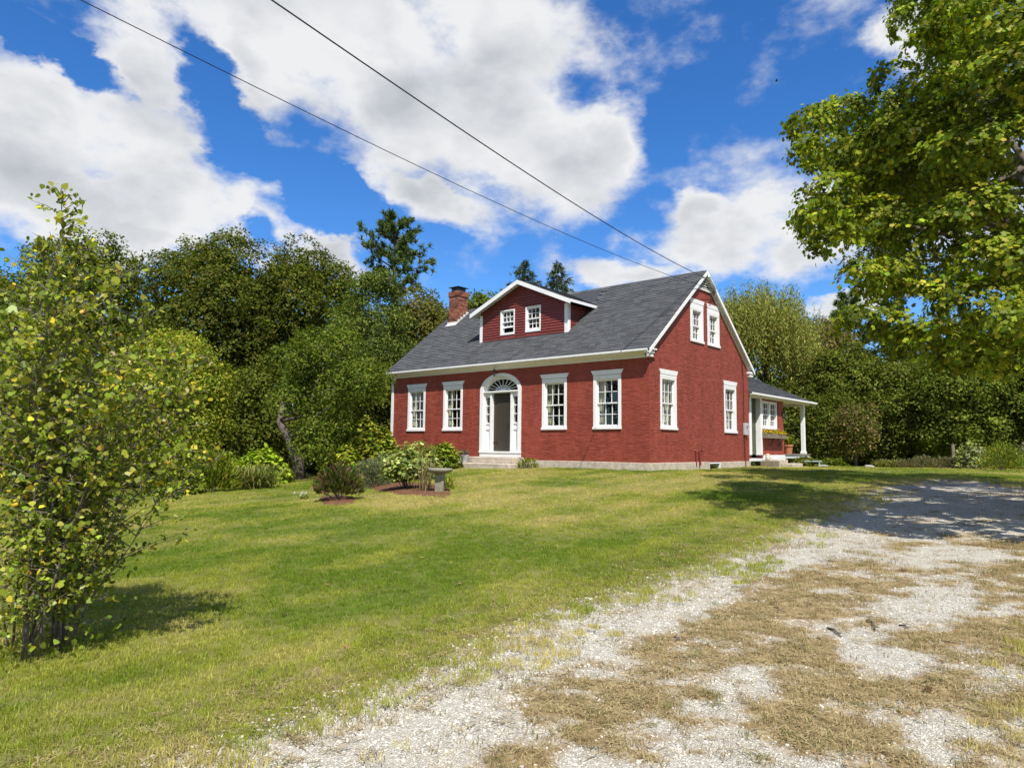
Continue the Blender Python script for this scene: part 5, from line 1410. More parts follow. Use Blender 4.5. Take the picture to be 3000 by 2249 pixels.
broadleaf('leafy_tree', 'tall green tree far right behind the maple boughs', 2990, 52, 850, 200, 1370, G_DARK+G_MID, 78, 54, 14000, .20, .30, GR)
broadleaf('small_tree', 'small thin tree with rusty leaves beside the dark porch gap', 2500, 36, 1175, 60, 1385, G_RUST+G_DARK, 79, 30, 7000, .12, .40, GR, spray=.2, core=300)
broadleaf('small_tree', 'small dark tree between the porch post and the thin rusty tree', 2420, 40, 1150, 75, 1390, G_DARK, 80, 30, 7000, .15, .40, GR, spray=.24, core=400)
# roadside trees beyond the left of the frame (they show in the window panes)
src = broadleaf('roadside_tree', 'roadside maple beyond the lawn, left of the frame, nearest the house', 0, 30, 12.0, 4.6, 1.2, G_DARK, 91, 40, 12000, .30, .34, 'roadside trees', loc=(-25, -23, gz1(-25, -23)))
for k, (x, y, s_) in enumerate(((-17, -33, 1.05), (-31, -30, 1.15), (-8, -42, 1.1))):
    copy_tree(src, (x, y, gz1(x, y)), 1.3*k+.7, s_, 'roadside maple beyond the lawn, out of frame, number %s from the house' % ('two', 'three', 'four')[k], 'roadside trees')

# the wood that closes the view between and behind the nearer trees
def woodland(name, label, x0, x1, depth, top, seed, pal, n=26000):
    r = np.random.default_rng(seed); px = r.uniform(x0, x1, n); dd = depth+r.uniform(-3, 5, n)
    base = CAM[None]+(_fw[None]+_R[None]*((px-1500)/F_PX)[:, None])*dd[:, None]
    zg = gz(base[:, 0], base[:, 1]); tz = np.array([at(1500, top, depth)[2]])-zg
    crest = .72+.5*fbm(px*.012, px*0+seed, seed, 3)
    z = zg+tz*crest*r.uniform(0.0, 1, n)**.85
    pos = np.c_[base[:, 0], base[:, 1], z]
    pos += r.normal(0, .25, pos.shape); nrm = unit(-_fw[None]*.4+np.array([.25, -.25, .6])+r.normal(0, .5, (n, 3)))
    me = raw_mesh(name, leaf_verts(pos, nrm, r.uniform(.18, .36, n), TM_DIAMOND, r), 4, MAT['leaf'], leaf_cols(n, pal, r))
    tag(add_obj(name, me), label, 'woodland', kind='stuff')
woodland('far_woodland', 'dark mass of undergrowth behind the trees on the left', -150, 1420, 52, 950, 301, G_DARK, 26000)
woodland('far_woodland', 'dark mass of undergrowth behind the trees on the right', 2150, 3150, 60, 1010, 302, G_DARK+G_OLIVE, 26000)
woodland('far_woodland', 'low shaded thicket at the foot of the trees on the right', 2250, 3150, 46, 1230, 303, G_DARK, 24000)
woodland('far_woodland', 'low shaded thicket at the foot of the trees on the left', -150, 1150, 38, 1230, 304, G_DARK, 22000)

# ------------------------------------------------------------------ sugar maple overhanging the drive
_mpoly = np.array([(2640, -400), (2600, 0), (2592, 90), (2680, 130), (2596, 165), (2600, 245), (2440, 240), (2320, 285), (2300, 425), (2375, 500), (2312, 610), (2365, 745), (2480, 790), (2520, 880), (2450, 955), (2580, 1005), (2690, 1045), (2840, 1082), (2975, 1098), (3100, 1120), (3300, 1150), (4600, 1150), (4600, -1500), (2800, -1500)], float)
def sugar_maple():
    r = np.random.default_rng(5)
    d0 = 13.0; bx = CAM[:2]+np.array([math.sin(YAW), math.cos(YAW)])*d0+np.array([math.cos(YAW), -math.sin(YAW)])*10.6
    g = np.array([bx[0], bx[1], gz1(*bx)])
    root = plant_root('sugar_maple', g, 'large sugar maple overhanging the drive from the right edge', 'tree')
    C, Rr = [], []; cen = np.array([0, 0, 6.9]); tries = 0
    while len(C) < 165 and tries < 30000:
        tries += 1
        d = rdir(1, r)[0]; f = r.uniform(.35, 1)**.6; p = cen+d*f*np.array([6.6, 6.6, 5.6]); q = r.uniform(.55, 1.15)
        if p[2] < 2.2: continue
        x, y, z = project(p+g)
        if z < 3: continue
        s = q*F_PX/z*0.92
        okp = all(inside(np.array([x+s*math.cos(a)]), np.array([y+s*math.sin(a)]), _mpoly)[0] for a in np.linspace(0, 6.28, 8)[:-1])
        if not okp: continue
        C.append(p); Rr.append(q)
    # the boughs that make the outline against the sky and over the drive
    for x, y, z, q in [(2375, 350, 11.5, .38), (2370, 440, 11.2, .35), (2480, 330, 11.8, .50), (2440, 560, 11.0, .50), (2390, 620, 10.8, .38), (2440, 700, 10.6, .42), (2560, 640, 11, .6), (2560, 450, 11.4, .7), (2620, 210, 11, .35), (2660, 60, 10.6, .30), (2720, 120, 10.2, .34), (2790, 250, 10.4, .7), (2700, 380, 10.8, .75), (2540, 800, 10.4, .4), (2520, 930, 10.2, .35), (2620, 940, 10.0, .42), (2720, 985, 9.8, .42), (2840, 1025, 9.6, .42), (2950, 1045, 9.2, .42), (2660, 1000, 10.6, .35), (2790, 1040, 10.2, .3), (2900, 1070, 9.9, .3), (2620, 820, 10.3, .5), (2740, 860, 10.0, .55), (2870, 880, 9.4, .6), (2980, 930, 9.0, .5), (2700, 680, 10.4, .7), (2860, 640, 9.8, .8), (2860, 450, 9.8, .8), (2960, 240, 9.4, .8), (2940, 760, 9.4, .7), (2980, 90, 9.2, .6), (2850, 40, 9.8, .5)]:
        C.append(at(x, y, z)-g); Rr.append(q)
    C = np.array(C); Rr = np.array(Rr)
    pr = np.array([project(c+g) for c in C]); off = (pr[:, 0] > 3120) | (pr[:, 1] < -160)
    p1, n1, z1 = lobe_leaves(r, (C-cen)[~off], Rr[~off], 122000, .068, .085, 26, .5, .45, .32)
    p2, n2, z2 = lobe_leaves(r, (C-cen)[off], Rr[off], 14000, .21, .20, 18, .55, .55, .42)
    pos = np.vstack([p1, p2])+cen; nrm = np.vstack([n1, n2]); size = np.r_[z1, z2]
    mb = MB(); idx = list(range(165 if len(C) > 165 else len(C)))
    path = [(0, 0, -.2), (.05, 0, 1.2), (.0, .1, 2.6), (.1, 0, 4.2), (0, -.1, 6.0), (0, 0, 8.0)]
    limbs(mb, path, [C[i] for i in range(0, 165, 5)]+[at(x, y, z)-g for x, y, z in ((2480, 420, 11.4), (2520, 640, 10.9), (2900, 960, 9.4))], .34, r, 7)
    mb.build('trunk', MAT['bark'], root, recalc=False, smooth=True)
    cols = leaf_cols(len(pos), G_MAPLE, r, .16)*spray_tone(len(pos), 26, r, .24)
    leafy_parts(root, pos, nrm, size, TM_MAPLE, cols, MAT['leafglossy'], r, g, .6)
def leafy_parts(root, pos, nrm, size, tm, cols, mat, r, g, droop=0.0, nbig=300):
    """the 300 leaves that show largest as parts, the rest as one mass"""
    v = leaf_verts(pos, nrm, size, tm, r, droop); k = len(tm)
    w = pos+g-CAM; dep = w@_fw; px = 1500+F_PX*(w@_R)/np.maximum(dep, .1); py = 1124.5-F_PX*(w@_U)/np.maximum(dep, .1)
    vis = (dep > .5) & (px > 20) & (px < 2980) & (py > 20) & (py < 2230)
    score = np.where(vis, size*np.abs((unit(w)*unit(nrm)).sum(1))/np.maximum(dep, .1)**1.0*np.where(dep < np.percentile(dep[vis], 35), 1, .3), 0)
    big = np.argsort(-score)[:nbig]; mask = np.ones(len(pos), bool); mask[big] = False
    V = v.reshape(-1, k, 3)
    o = add_obj('crown', raw_mesh('crown', V[mask].reshape(-1, 3), k, mat, cols[mask]), root); tag(o, kind='stuff')
    for i in big:
        me = raw_mesh('leaf', V[i], k, mat, cols[i:i+1]); add_obj('leaf', me, root)
sugar_maple()

# ------------------------------------------------------------------ young aspen clump in the left foreground
def aspen():
    r = np.random.default_rng(15)
    g, d0 = ground_px(105, 1905)
    root = plant_root('young_aspen', g, 'young multi-stemmed aspen with some yellow leaves in the left foreground', 'tree')
    L = lambda x, y, dd=0: at(x, y, d0+dd)-g
    tops = [(185, 545, 0, 1), (255, 690, .25, .9), (345, 790, -.1, 1), (60, 800, .3, 1), (450, 900, .1, .9), (15, 900, -.2, 1), (520, 1000, -.1, .8), (575, 1130, .1, .75), (610, 1040, .35, .8), (540, 1300, -.3, .7), (140, 840, -.45, 1), (-90, 930, .1, 1), (-200, 1050, .4, .9), (300, 960, .5, 1), (400, 1040, -.4, .9), (60, 1000, -.6, .9), (230, 880, -.3, 1), (640, 1330, .3, .6), (120, 700, .1, .9), (480, 1150, .45, .8), (330, 1150, -.6, .8), (180, 1050, .7, .9), (30, 1100, .6, .8)]
    mb = MB(); P, Nn, S = [], [], []
    for i, (x, y, dd, rad) in enumerate(tops):
        a = i*2.39996; ft = ((-.22, -.05), (.10, .10), (.30, -.12), (-.05, .22))[i % 4]; b0 = np.array([ft[0]+r.normal(0, .035), ft[1]+r.normal(0, .035), -.05]); T = L(x, y, dd); h = T[2]
        side = T*np.array([1, 1, 0]); pts = []
        for t in np.linspace(0, 1, 9):
            q = b0*(1-t)+side*(.45*t+.55*t**1.6)+np.array([0, 0, h*(1-(1-t)**1.15)])+r.normal(0, .018, 3)*(t > 0); pts.append(q)
        rr = .0125*(h/3.2)*r.uniform(.5, 1.35); mb.tube(pts, [rr*(1-.86*t) for t in np.linspace(0, 1, 9)], 7)
        pts = np.array(pts); nt = int(86*h/3.4)
        for k in range(nt):
            t = .12+.88*(k/nt)**.9; j = min(int(t*8), 7); p = pts[j]+(pts[j+1]-pts[j])*(t*8-j)
            ln = (.72*(1-t)**.7+.10)*r.uniform(.5, 1.2)*(1.0 if t > .42 else .55); az = r.uniform(0, 6.28); dr = unit(np.array([math.cos(az), math.sin(az), r.uniform(.15, .9)]))
            tip = p+dr*ln; mb.tube([p, (p+tip)/2+np.array([0, 0, .02]), tip], [.0045, .003, .0015], 4, cap=False)
            m = int(4+ln*20) if t > .40 else int(4+ln*14)
            for q in np.linspace(.25, 1.05, m):
                P.append(p+dr*ln*q+r.normal(0, .022, 3)); n0 = np.array([.25, -.35, .55])+r.normal(0, .75, 3); Nn.append(n0); S.append(r.uniform(.028, .052))
        for k in range(7):                                           # leaves up the leader
            P.append(pts[-1]+(pts[-2]-pts[-1])*k*.16+r.normal(0, .02, 3)); Nn.append(rdir(1, r)[0]); S.append(r.uniform(.05, .085))
    # low suckers round the foot
    for k in range(420):
        a = r.uniform(0, 6.28); q = r.uniform(.1, .75); P.append(np.array([q*math.cos(a), q*math.sin(a), abs(r.normal(.3, .35))])); Nn.append(r.normal(0, .6, 3)+np.array([0, 0, .6])); S.append(r.uniform(.03, .06))
    mb.build('stems', MAT['barkpale'], root, recalc=False, smooth=True)
    P = np.array(P); Nn = np.array(Nn); S = np.array(S)
    leafy_parts(root, P, Nn, S, TM_ASPEN, leaf_cols(len(P), G_ASPEN, r, .2), MAT['leafglossy'], r, g, .9)
aspen()

# ------------------------------------------------------------------ garden plants
def shrub(name, label, px, py, half, top, pal, n, leaf, seed, tm=TM_OVAL, up=.6, cat='shrub', group=None, flowers=None, stemcol='bark', depth=None, upright=0.0, hollow=.35, zmin=.12):
    """dome of leaves on stems, on the ground at a photo pixel; half-width and top in photo pixels"""
    r = np.random.default_rng(seed)
    g, d = ground_px(px, py) if depth is None else (ground_at(px, depth), depth)
    k = d/F_PX; R_ = half*k; H = max(.12, at(px, top, d)[2]-g[2])
    root = plant_root(name, g, label, cat, group)
    d3 = rdir(n, r); d3[:, 2] = np.abs(d3[:, 2])*1.0; f = r.uniform(hollow, 1, n)**.5
    lump = .78+.42*fbm(np.arctan2(d3[:, 1], d3[:, 0])*1.7+seed, d3[:, 2]*3+seed, seed, 3)
    pos = d3*f[:, None]*lump[:, None]*np.array([R_, R_, H]); pos[:, 2] = np.maximum(pos[:, 2], H*zmin*r.uniform(.6, 1.5, n))
    nrm = unit(d3*.5+np.array([0, 0, up])+r.normal(0, .5, (n, 3)))
    if upright: nrm = unit(np.cross(unit(d3*np.array([1, 1, .2])+np.array([0, 0, upright])), rdir(n, r)))
    mb = MB()
    for i in range(14):
        t = pos[r.integers(0, n)]; mb.tube([(r.normal(0, .05), r.normal(0, .05), -.03), t*np.array([.45, .45, .55]), t], [.012, .008, .004], 4)
    mb.build('stems', MAT[stemcol], root, recalc=False)
    size = leaf*r.uniform(.6, 1.35, n)
    if upright:
        ax = unit(d3*np.array([1, 1, .3])+np.array([0, 0, upright])+r.normal(0, .25, (n, 3))); b = unit(np.cross(ax, rdir(n, r))); nn = np.cross(ax, b)
        v = (pos[:, None]+size[:, None, None]*(tm[None, :, 0:1]*ax[:, None]+tm[None, :, 1:2]*b[:, None]+tm[None, :, 2:3]*nn[:, None])).reshape(-1, 3)
        o = add_obj('foliage', raw_mesh('foliage', v, len(tm), MAT['leaf'], leaf_cols(n, pal, r)), root); tag(o, kind='stuff')
    else: crown_part(root, pos, nrm, size, tm, leaf_cols(n, pal, r), MAT['leaf'], r, 'foliage')
    if flowers:
        fc, m, fs = flowers; e = rdir(m, r); e[:, 2] = np.abs(e[:, 2]); pp = e*np.array([R_, R_, H])*r.uniform(.85, 1.08, (m, 1))
        pq = np.repeat(pp, 6, 0)+r.normal(0, fs*.45, (m*6, 3)); v = leaf_verts(pq, rdir(m*6, r)+np.array([0, 0, .5]), np.full(m*6, fs), TM_OVAL, r)
        o = add_obj('flowers', raw_mesh('flowers', v, 6, MAT['petal'], leaf_cols(m*6, [(fc, 1)], r, .1)), root); tag(o, kind='stuff')
    return root
def straps(name, label, px, py, half, top, pal, n, seed, width=.012, cat='plant', group=None, depth=None, flowers=None, lean=1.0):
    """clump of arching strap leaves"""
    r = np.random.default_rng(seed); g, d = ground_px(px, py) if depth is None else (ground_at(px, depth), depth)
    R_ = half*d/F_PX; H = max(.1, at(px, top, d)[2]-g[2]); root = plant_root(name, g, label, cat, group)
    V = []; cols = leaf_cols(n, pal, r)
    for i in range(n):
        a = r.uniform(0, 6.28); e = R_*r.uniform(.15, 1)*lean; h = H*r.uniform(.35, 1.08); b = np.array([r.normal(0, R_*.28), r.normal(0, R_*.28), -.02]); dr = np.array([math.cos(a), math.sin(a), 0]); sd = np.array([-dr[1], dr[0], 0])*width*r.uniform(.7, 1.4)
        pts = [b, b+dr*e*.25+np.array([0, 0, h*.6]), b+dr*e*.62+np.array([0, 0, h]), b+dr*e+np.array([0, 0, h*r.uniform(.55, .95)])]; ws = [.8, 1, .8, .15]
        for q in range(3): V += [pts[q]-sd*ws[q], pts[q]+sd*ws[q], pts[q+1]+sd*ws[q+1], pts[q+1]-sd*ws[q+1]]
    o = add_obj('foliage', raw_mesh('foliage', np.array(V), 4, MAT['leaf'], np.repeat(cols, 3, 0)), root); tag(o, kind='stuff')
    if flowers:
        fc, m, fs = flowers; pp = np.c_[r.normal(0, R_*.45, (m, 2)), r.uniform(.75, 1.1, m)*H]; pq = np.repeat(pp, 6, 0)+r.normal(0, fs*.4, (m*6, 3))
        o = add_obj('flowers', raw_mesh('flowers', leaf_verts(pq, rdir(m*6, r), np.full(m*6, fs), TM_OVAL, r), 6, MAT['petal'], leaf_cols(m*6, [(fc, 1)], r, .1)), root); tag(o, kind='stuff')
    return root
def mulch(name, label, pts_px, seed, h=.05):
    r = random.Random(seed); P = [ground_px(*p)[0] for p in pts_px]; c = sum(P)/len(P); m = MB(); n = 40; ring = []
    A = np.array([p[:2] for p in P])
    for k in range(n):
        t = k/n*len(P); i = int(t); f = t-i; q = A[i % len(P)]*(1-f)+A[(i+1) % len(P)]*f; q = q+(q-c[:2])*r.uniform(-.06, .06); ring.append(q)
    pts = [];  fs = []
    for s, hh in ((1.0, -.02), (.92, h*.6), (.6, h), (.25, h*1.1)):
        for q in ring: w = c[:2]+(q-c[:2])*s; pts.append((w[0]-c[0], w[1]-c[1], gz1(*w)-c[2]+hh+r.uniform(-.008, .008)))
    for j in range(3):
        for k in range(n): fs.append((j*n+k, j*n+(k+1) % n, (j+1)*n+(k+1) % n, (j+1)*n+k))
    fs.append(tuple(3*n+k for k in range(n))); m.quadpts(pts, fs); o = m.build(name, MAT['mulch'], None, smooth=True); o.location = tuple(c); tag(o, label, 'mulch bed', 'mulch beds', kind='stuff')
mulch('mulch_bed', 'round reddish bark mulch bed under the dark red-tipped peony', [(928, 1466), (945, 1478), (985, 1483), (1035, 1476), (1050, 1465), (1035, 1456), (985, 1450), (945, 1455)], 1)
mulch('mulch_bed', 'long reddish bark mulch bed from the pale perennials to the birdbath', [(1075, 1424), (1095, 1438), (1165, 1448), (1240, 1455), (1305, 1460), (1335, 1448), (1320, 1430), (1250, 1416), (1150, 1410), (1095, 1412)], 2)
R_TIP = [((0.105, 0.140, 0.028), 4), ((0.150, 0.075, 0.055), 2), ((0.26, 0.18, 0.09), 2), ((0.075, 0.100, 0.020), 3)]
shrub('peony_bush', 'dark green peony bush with red-brown tips on its own round mulch bed', 992, 1467, 66, 1362, R_TIP, 1500, .15, 201, TM_NARROW*np.array([1, 1.3, 1]), upright=.9, cat='bush', zmin=.3)
straps('white_flower', 'small white flowering plant in the lawn left of the dark peony', 893, 1462, 26, 1444, G_LIGHT, 36, 202, .008, flowers=((.7, .7, .64), 9, .035), cat='flower')
PALE = [((0.310, 0.350, 0.090), 3), ((0.430, 0.430, 0.180), 2), ((0.200, 0.255, 0.050), 3)]
GREY = [((0.160, 0.180, 0.090), 3), ((0.110, 0.135, 0.060), 3), ((0.200, 0.190, 0.110), 1)]
GB = 'perennials in the island bed'
shrub('perennial', 'pale yellow-green leafy perennial in the middle of the island bed', 1190, 1436, 72, 1300, PALE, 2300, .115, 203, TM_OVAL, .7, cat='plant', group=GB, zmin=.42)
shrub('perennial', 'tall pale perennial at the back of the bed against the brick wall', 1228, 1405, 62, 1288, PALE+[((.30, .24, .10), 1)], 1500, .12, 204, TM_OVAL, .7, cat='plant', group=GB, zmin=.3)
shrub('perennial', 'airy grey-green perennial at the left end of the island bed', 1080, 1428, 62, 1345, GREY, 2200, .085, 205, TM_NARROW, upright=.8, cat='plant', group=GB)
shrub('perennial', 'green leafy perennial between the grey-green one and the pale one', 1130, 1415, 60, 1320, GREY+PALE, 1700, .10, 206, TM_OVAL, .6, cat='plant', group=GB, zmin=.25)
straps('dry_stalks', 'clump of dry brown stalks beside the birdbath', 1243, 1440, 40, 1345, [((.22, .16, .075), 3), ((.30, .25, .12), 2), ((.12, .09, .04), 1)], 70, 207, .005, lean=1.5, group=GB)
straps('daylily', 'narrow-leaved daylily round the foot of the birdbath', 1312, 1432, 44, 1385, G_YELLOW, 60, 209, .009, lean=1.1, group=GB)
shrub('bright_bush', 'bright green leafy bush left of the granite steps', 1298, 1372, 52, 1293, [((0.190, 0.250, 0.022), 3), ((0.300, 0.330, 0.045), 2), ((0.09, 0.14, 0.015), 2)], 1500, .19, 210, TM_NARROW*np.array([1, 1.5, 1]), .8, cat='bush')
shrub('yellow_green_bush', 'tall bright yellow-green bush against the left corner of the house', 1085, 1385, 86, 1222, G_YELLOW+[((.42, .42, .05), 3)], 3000, .19, 211, TM_OVAL, .8, cat='bush', depth=26.2, hollow=.75)
shrub('yellow_green_bush', 'lower yellow-green bush sloping down from the house corner toward the lawn', 1010, 1390, 62, 1300, G_YELLOW+[((.38, .40, .05), 2)], 2000, .17, 212, TM_OVAL, .8, cat='bush', depth=25.0, hollow=.7)
GLB = 'plants along the left edge of the lawn'
straps('ornamental_grass', 'yellowish clump of arching grass at the left lawn edge, nearest the apple trunk', 750, 1432, 78, 1362, [((.20, .21, .05), 3), ((.30, .26, .09), 2), ((.10, .14, .025), 2)], 560, 213, .010, group=GLB, lean=1.5)
shrub('goldenrod', 'tall green weedy goldenrod left of the yellowish grass clump', 620, 1440, 74, 1318, G_YELLOW+G_YELLOW+G_MID, 3600, .13, 214, TM_NARROW*np.array([1, 1.6, 1]), upright=1.0, cat='plant', group=GLB)
shrub('goldenrod', 'low leafy weeds at the left end of the lawn edge by the aspen', 515, 1450, 80, 1362, G_YELLOW+G_MID, 2400, .11, 215, TM_OVAL, .7, cat='plant', group=GLB)
shrub('lime_shrub', 'bright lime green low shrub behind the yellowish grass clump', 775, 1405, 82, 1316, [((.30, .38, .03), 3), ((.20, .28, .02), 2)], 2200, .15, 216, TM_OVAL, .9, cat='bush', group=GLB, depth=23.5, hollow=.7)
shrub('dark_shrub', 'dark shrub in the shade left of the apple trunk', 690, 1412, 80, 1330, G_MID, 1600, .13, 217, TM_OVAL, .7, cat='bush', group=GLB, depth=25)
shrub('dark_shrub', 'dark shrub in the shade right of the apple trunk', 950, 1398, 62, 1320, G_DARK, 1300, .13, 218, TM_OVAL, .7, cat='bush', group=GLB, depth=28)
shrub('foundation_plant', 'small green plant at the foundation right of the granite steps', 1546, 1372, 30, 1342, G_MID+G_YELLOW, 420, .10, 219, TM_NARROW, upright=.8, cat='plant')
GRB = 'plants in the far right bed'
shrub('low_bush', 'low dark green bush beside the porch deck', 2355, 1366, 50, 1338, G_MID+G_OLIVE, 1500, .12, 220, TM_OVAL, .7, cat='bush', group=GRB, depth=31)
shrub('low_bush', 'low dark green bush right of the blue-grey bench', 2432, 1368, 36, 1340, G_MID, 1000, .12, 221, TM_OVAL, .7, cat='bush', group=GRB, depth=34)
straps('bed_grass', 'yellowish iris clump right of the pale rock', 2588, 1368, 46, 1343, [((.20, .19, .05), 3), ((.12, .14, .03), 2)], 240, 222, .014, group=GRB, depth=33)
shrub('brown_bush', 'brownish low bush left of the fence post', 2690, 1370, 40, 1334, G_RUST+GREY, 1300, .11, 223, TM_NARROW, upright=.8, cat='bush', group=GRB, depth=33)
shrub('brown_bush', 'faded low bush just right of the yellowish iris', 2640, 1370, 34, 1346, G_RUST+GREY, 900, .11, 224, TM_NARROW, upright=.8, cat='bush', group=GRB, depth=33)
shrub('brown_bush', 'thin dry weeds at the foot of the fence post', 2755, 1370, 42, 1338, GREY+G_RUST, 1200, .11, 225, TM_NARROW, upright=1.0, cat='bush', group=GRB, depth=33)
shrub('sunflower_patch', 'tall pale leafy plants just right of the fence post', 2835, 1374, 50, 1292, PALE+GREY, 1500, .12, 226, TM_OVAL, .6, cat='plant', group=GRB, flowers=((.6, .55, .3), 26, .05), depth=32)
shrub('feathery_bush', 'feathery bright green bush at the right edge of the bed', 2925, 1378, 60, 1300, G_YELLOW+G_LIGHT, 2600, .11, 227, TM_NARROW, upright=.9, cat='bush', group=GRB, flowers=((.55, .42, .04), 26, .04), depth=30)
shrub('feathery_bush', 'feathery green bush cut by the right frame edge, with pale flowers', 3015, 1382, 50, 1290, G_LIGHT+GREY, 2000, .11, 228, TM_NARROW, upright=.9, cat='bush', group=GRB, flowers=((.6, .45, .45), 30, .04), depth=30.5)

# ------------------------------------------------------------------ garden and house objects
def props():
    # birdbath
    g, d = ground_px(1288, 1443); b = empty('birdbath', tuple(g)); tag(b, 'weathered concrete birdbath with a scalloped bowl on the lawn', 'birdbath')
    MB().box(-.10, .10, -.10, .10, -.06, .44).build('pedestal', MAT['concrete'], b, bevel=.012)
    MB().lathe([(.09, .430), (.20, .445), (.265, .485), (.285, .515), (.283, .545), (.262, .555), (.235, .535), (.15, .505), (.02, .495)], seg=36, wob=.018).build('bowl', MAT['concrete'], b, smooth=True)
    b.rotation_euler = (0, 0, .65)
    # enamel pot of purple flowers on the lower step
    x, y, z = -6.98, -0.95, -.122
    p = empty('flower_pot', (x, y, z)); tag(p, 'flared blue-white pot of faded purple flowers on the granite step', 'flower pot')
    MB().lathe([(.09, 0), (.10, .01), (.145, .235), (.16, .25), (.155, .26), (.13, .25), (.02, .23)], seg=24).build('pot', MAT['zinc'], p, smooth=True)
    r = np.random.default_rng(5); n = 420; e = rdir(n, r)*np.array([.24, .24, .17])*r.uniform(.3, 1, (n, 1))+np.array([-.05, 0, .32]); e[:, 2] = np.maximum(e[:, 2], .24)
    crown_part(p, e, rdir(n, r), r.uniform(.03, .06, n), TM_OVAL, leaf_cols(n, [((.09, .10, .05), 3), ((.22, .15, .20), 2), ((.14, .08, .07), 2)], r), MAT['leaf'], r, 'plant')
    # window box of yellow flowers on the wing
    w = empty('flower_box', (-.22, 10.35, .92)); tag(w, 'weathered wooden window box full of yellow flowers under the wing window', 'window box')
    MB(lambda u, dd, zz: (dd, u, zz)).box(-1.0, 1.0, .0, .26, 0, .22).build('box', MAT['wood'], w, bevel=.006)
    for u in (-.25, .75):
        MB(lambda a, dd, zz: (dd, a, zz)).prism([(u-.02, -.02), (u+.02, -.02), (u+.02, -.001), (u-.02, -.001)], 0, .24).hexa([(u-.02, 0, -.30), (u+.02, 0, -.30), (u+.02, .035, -.30), (u-.02, .035, -.30), (u-.02, .19, -.021), (u+.02, .19, -.021), (u+.02, .23, -.021), (u-.02, .23, -.021)]).build('bracket', MAT['iron'], w)
    n = 900; q = np.c_[r.uniform(.02, .30, n), r.uniform(-1.0, 1.05, n), .20+np.abs(r.normal(0, .055, n))]
    crown_part(w, q, rdir(n, r)+np.array([.4, 0, .5]), r.uniform(.04, .08, n), TM_OVAL, leaf_cols(n, [((.14, .19, .02), 2), ((.55, .42, .02), 4), ((.60, .33, .02), 1)], r, .15), MAT['petal'], r, 'flowers')
    # terracotta pot on the porch
    t = empty('planter', (-.52, 13.10, .285)); tag(t, 'terracotta pot with a green plant on the side porch deck', 'planter')
    MB().lathe([(.15, 0), (.21, .33), (.235, .33), (.24, .41), (.215, .41), (.20, .37), (.02, .37)], seg=28).build('pot', MAT['terra'], t, smooth=False)
    n = 130; V = []
    for i in range(n):
        a = r.uniform(0, 6.28); e_ = r.uniform(.12, .48); h = r.uniform(.15, .42); dr = np.array([math.cos(a), math.sin(a), 0]); sd = np.array([-dr[1], dr[0], 0])*.012
        ps = [np.array([0, 0, .37]), dr*e_*.4+np.array([0, 0, .37+h]), dr*e_+np.array([0, 0, .37+h*.75])]
        for k in range(2): V += [ps[k]-sd, ps[k]+sd, ps[k+1]+sd*(1-.8*k), ps[k+1]-sd*(1-.8*k)]
    o = add_obj('plant', raw_mesh('plant', np.array(V), 4, MAT['leaf'], np.repeat(leaf_cols(n, G_YELLOW, r), 2, 0)), t); tag(o, kind='stuff')
    # cream jug on the side steps
    j = MB(); j.lathe([(.07, 0), (.085, .05), (.085, .19), (.06, .24), (.07, .27), (.05, .27), (.02, .25)], seg=20); j.tube([(.08, 0, .20), (.13, 0, .17), (.13, 0, .10), (.085, 0, .07)], .010, 6)
    o = j.build('jug', simple('cream_glaze', (.62, .55, .42, 1), .35, .5, .05), None, smooth=True); o.location = (.22, 8.75, .022); tag(o, 'cream jug standing on the stone steps by the side door', 'jug')
    # rocks, bench, fence posts in the far bed
    def rock(px, py, sx, sy, sz, label, seed, depth=None):
        g, d = ground_px(px, py) if depth is None else (ground_at(px, depth), depth); bm = bmesh.new(); bmesh.ops.create_icosphere(bm, subdivisions=2, radius=1); q = random.Random(seed)
        for v in bm.verts: v.co *= q.uniform(.85, 1.12); v.co.x *= sx; v.co.y *= sy; v.co.z *= sz
        me = bpy.data.meshes.new('rock'); bm.to_mesh(me); bm.free(); me.materials.append(MAT['rock']); o = add_obj('rock', me, None, (g[0], g[1], g[2]+sz*.55)); o.rotation_euler = (0, 0, q.uniform(0, 3)); tag(o, label, 'rock', 'garden rocks')
    rock(2537, 1366, .22, .14, .09, 'pale flat rock in the far bed left of the iris clump', 1, 32)
    rock(2402, 1368, .34, .16, .06, 'pale flat slab of rock on the grass beside the blue-grey bench', 2, 30.5)
    g = ground_at(2374, 30.5); e = empty('garden_bench', tuple(g), .5); mt = simple('blue_grey_paint', (.30, .37, .36, 1), .6, .3, .1, 10)
    tag(e, 'tiny blue-grey low bench on the grass beside the porch', 'bench')
    MB().box(-.36, .36, -.12, .12, .20, .245).build('seat', mt, e, bevel=.006)
    for s in (-.26, .26): MB().box(s-.03, s+.03, -.10, .10, -.03, .20).build('leg', mt, e, bevel=.005)
    for k, (px, py, top, dd, lab) in enumerate(((2783, 1366, 1301, 33, 'weathered grey wooden fence post standing at the right bed'), (2872, 1368, 1316, 35, 'fainter wooden post among the pale plants at the right'))):
        g = ground_at(px, dd); h = at(px, top, dd)[2]-g[2]; m = MB(); m.tube([(0, 0, -.2), (.01, 0, h*.5), (0, .01, h)], [.085, .08, .075], 8)
        o = m.build('fence_post', MAT['wood'], None); o.location = tuple(g); tag(o, lab, 'fence post', 'fence posts')
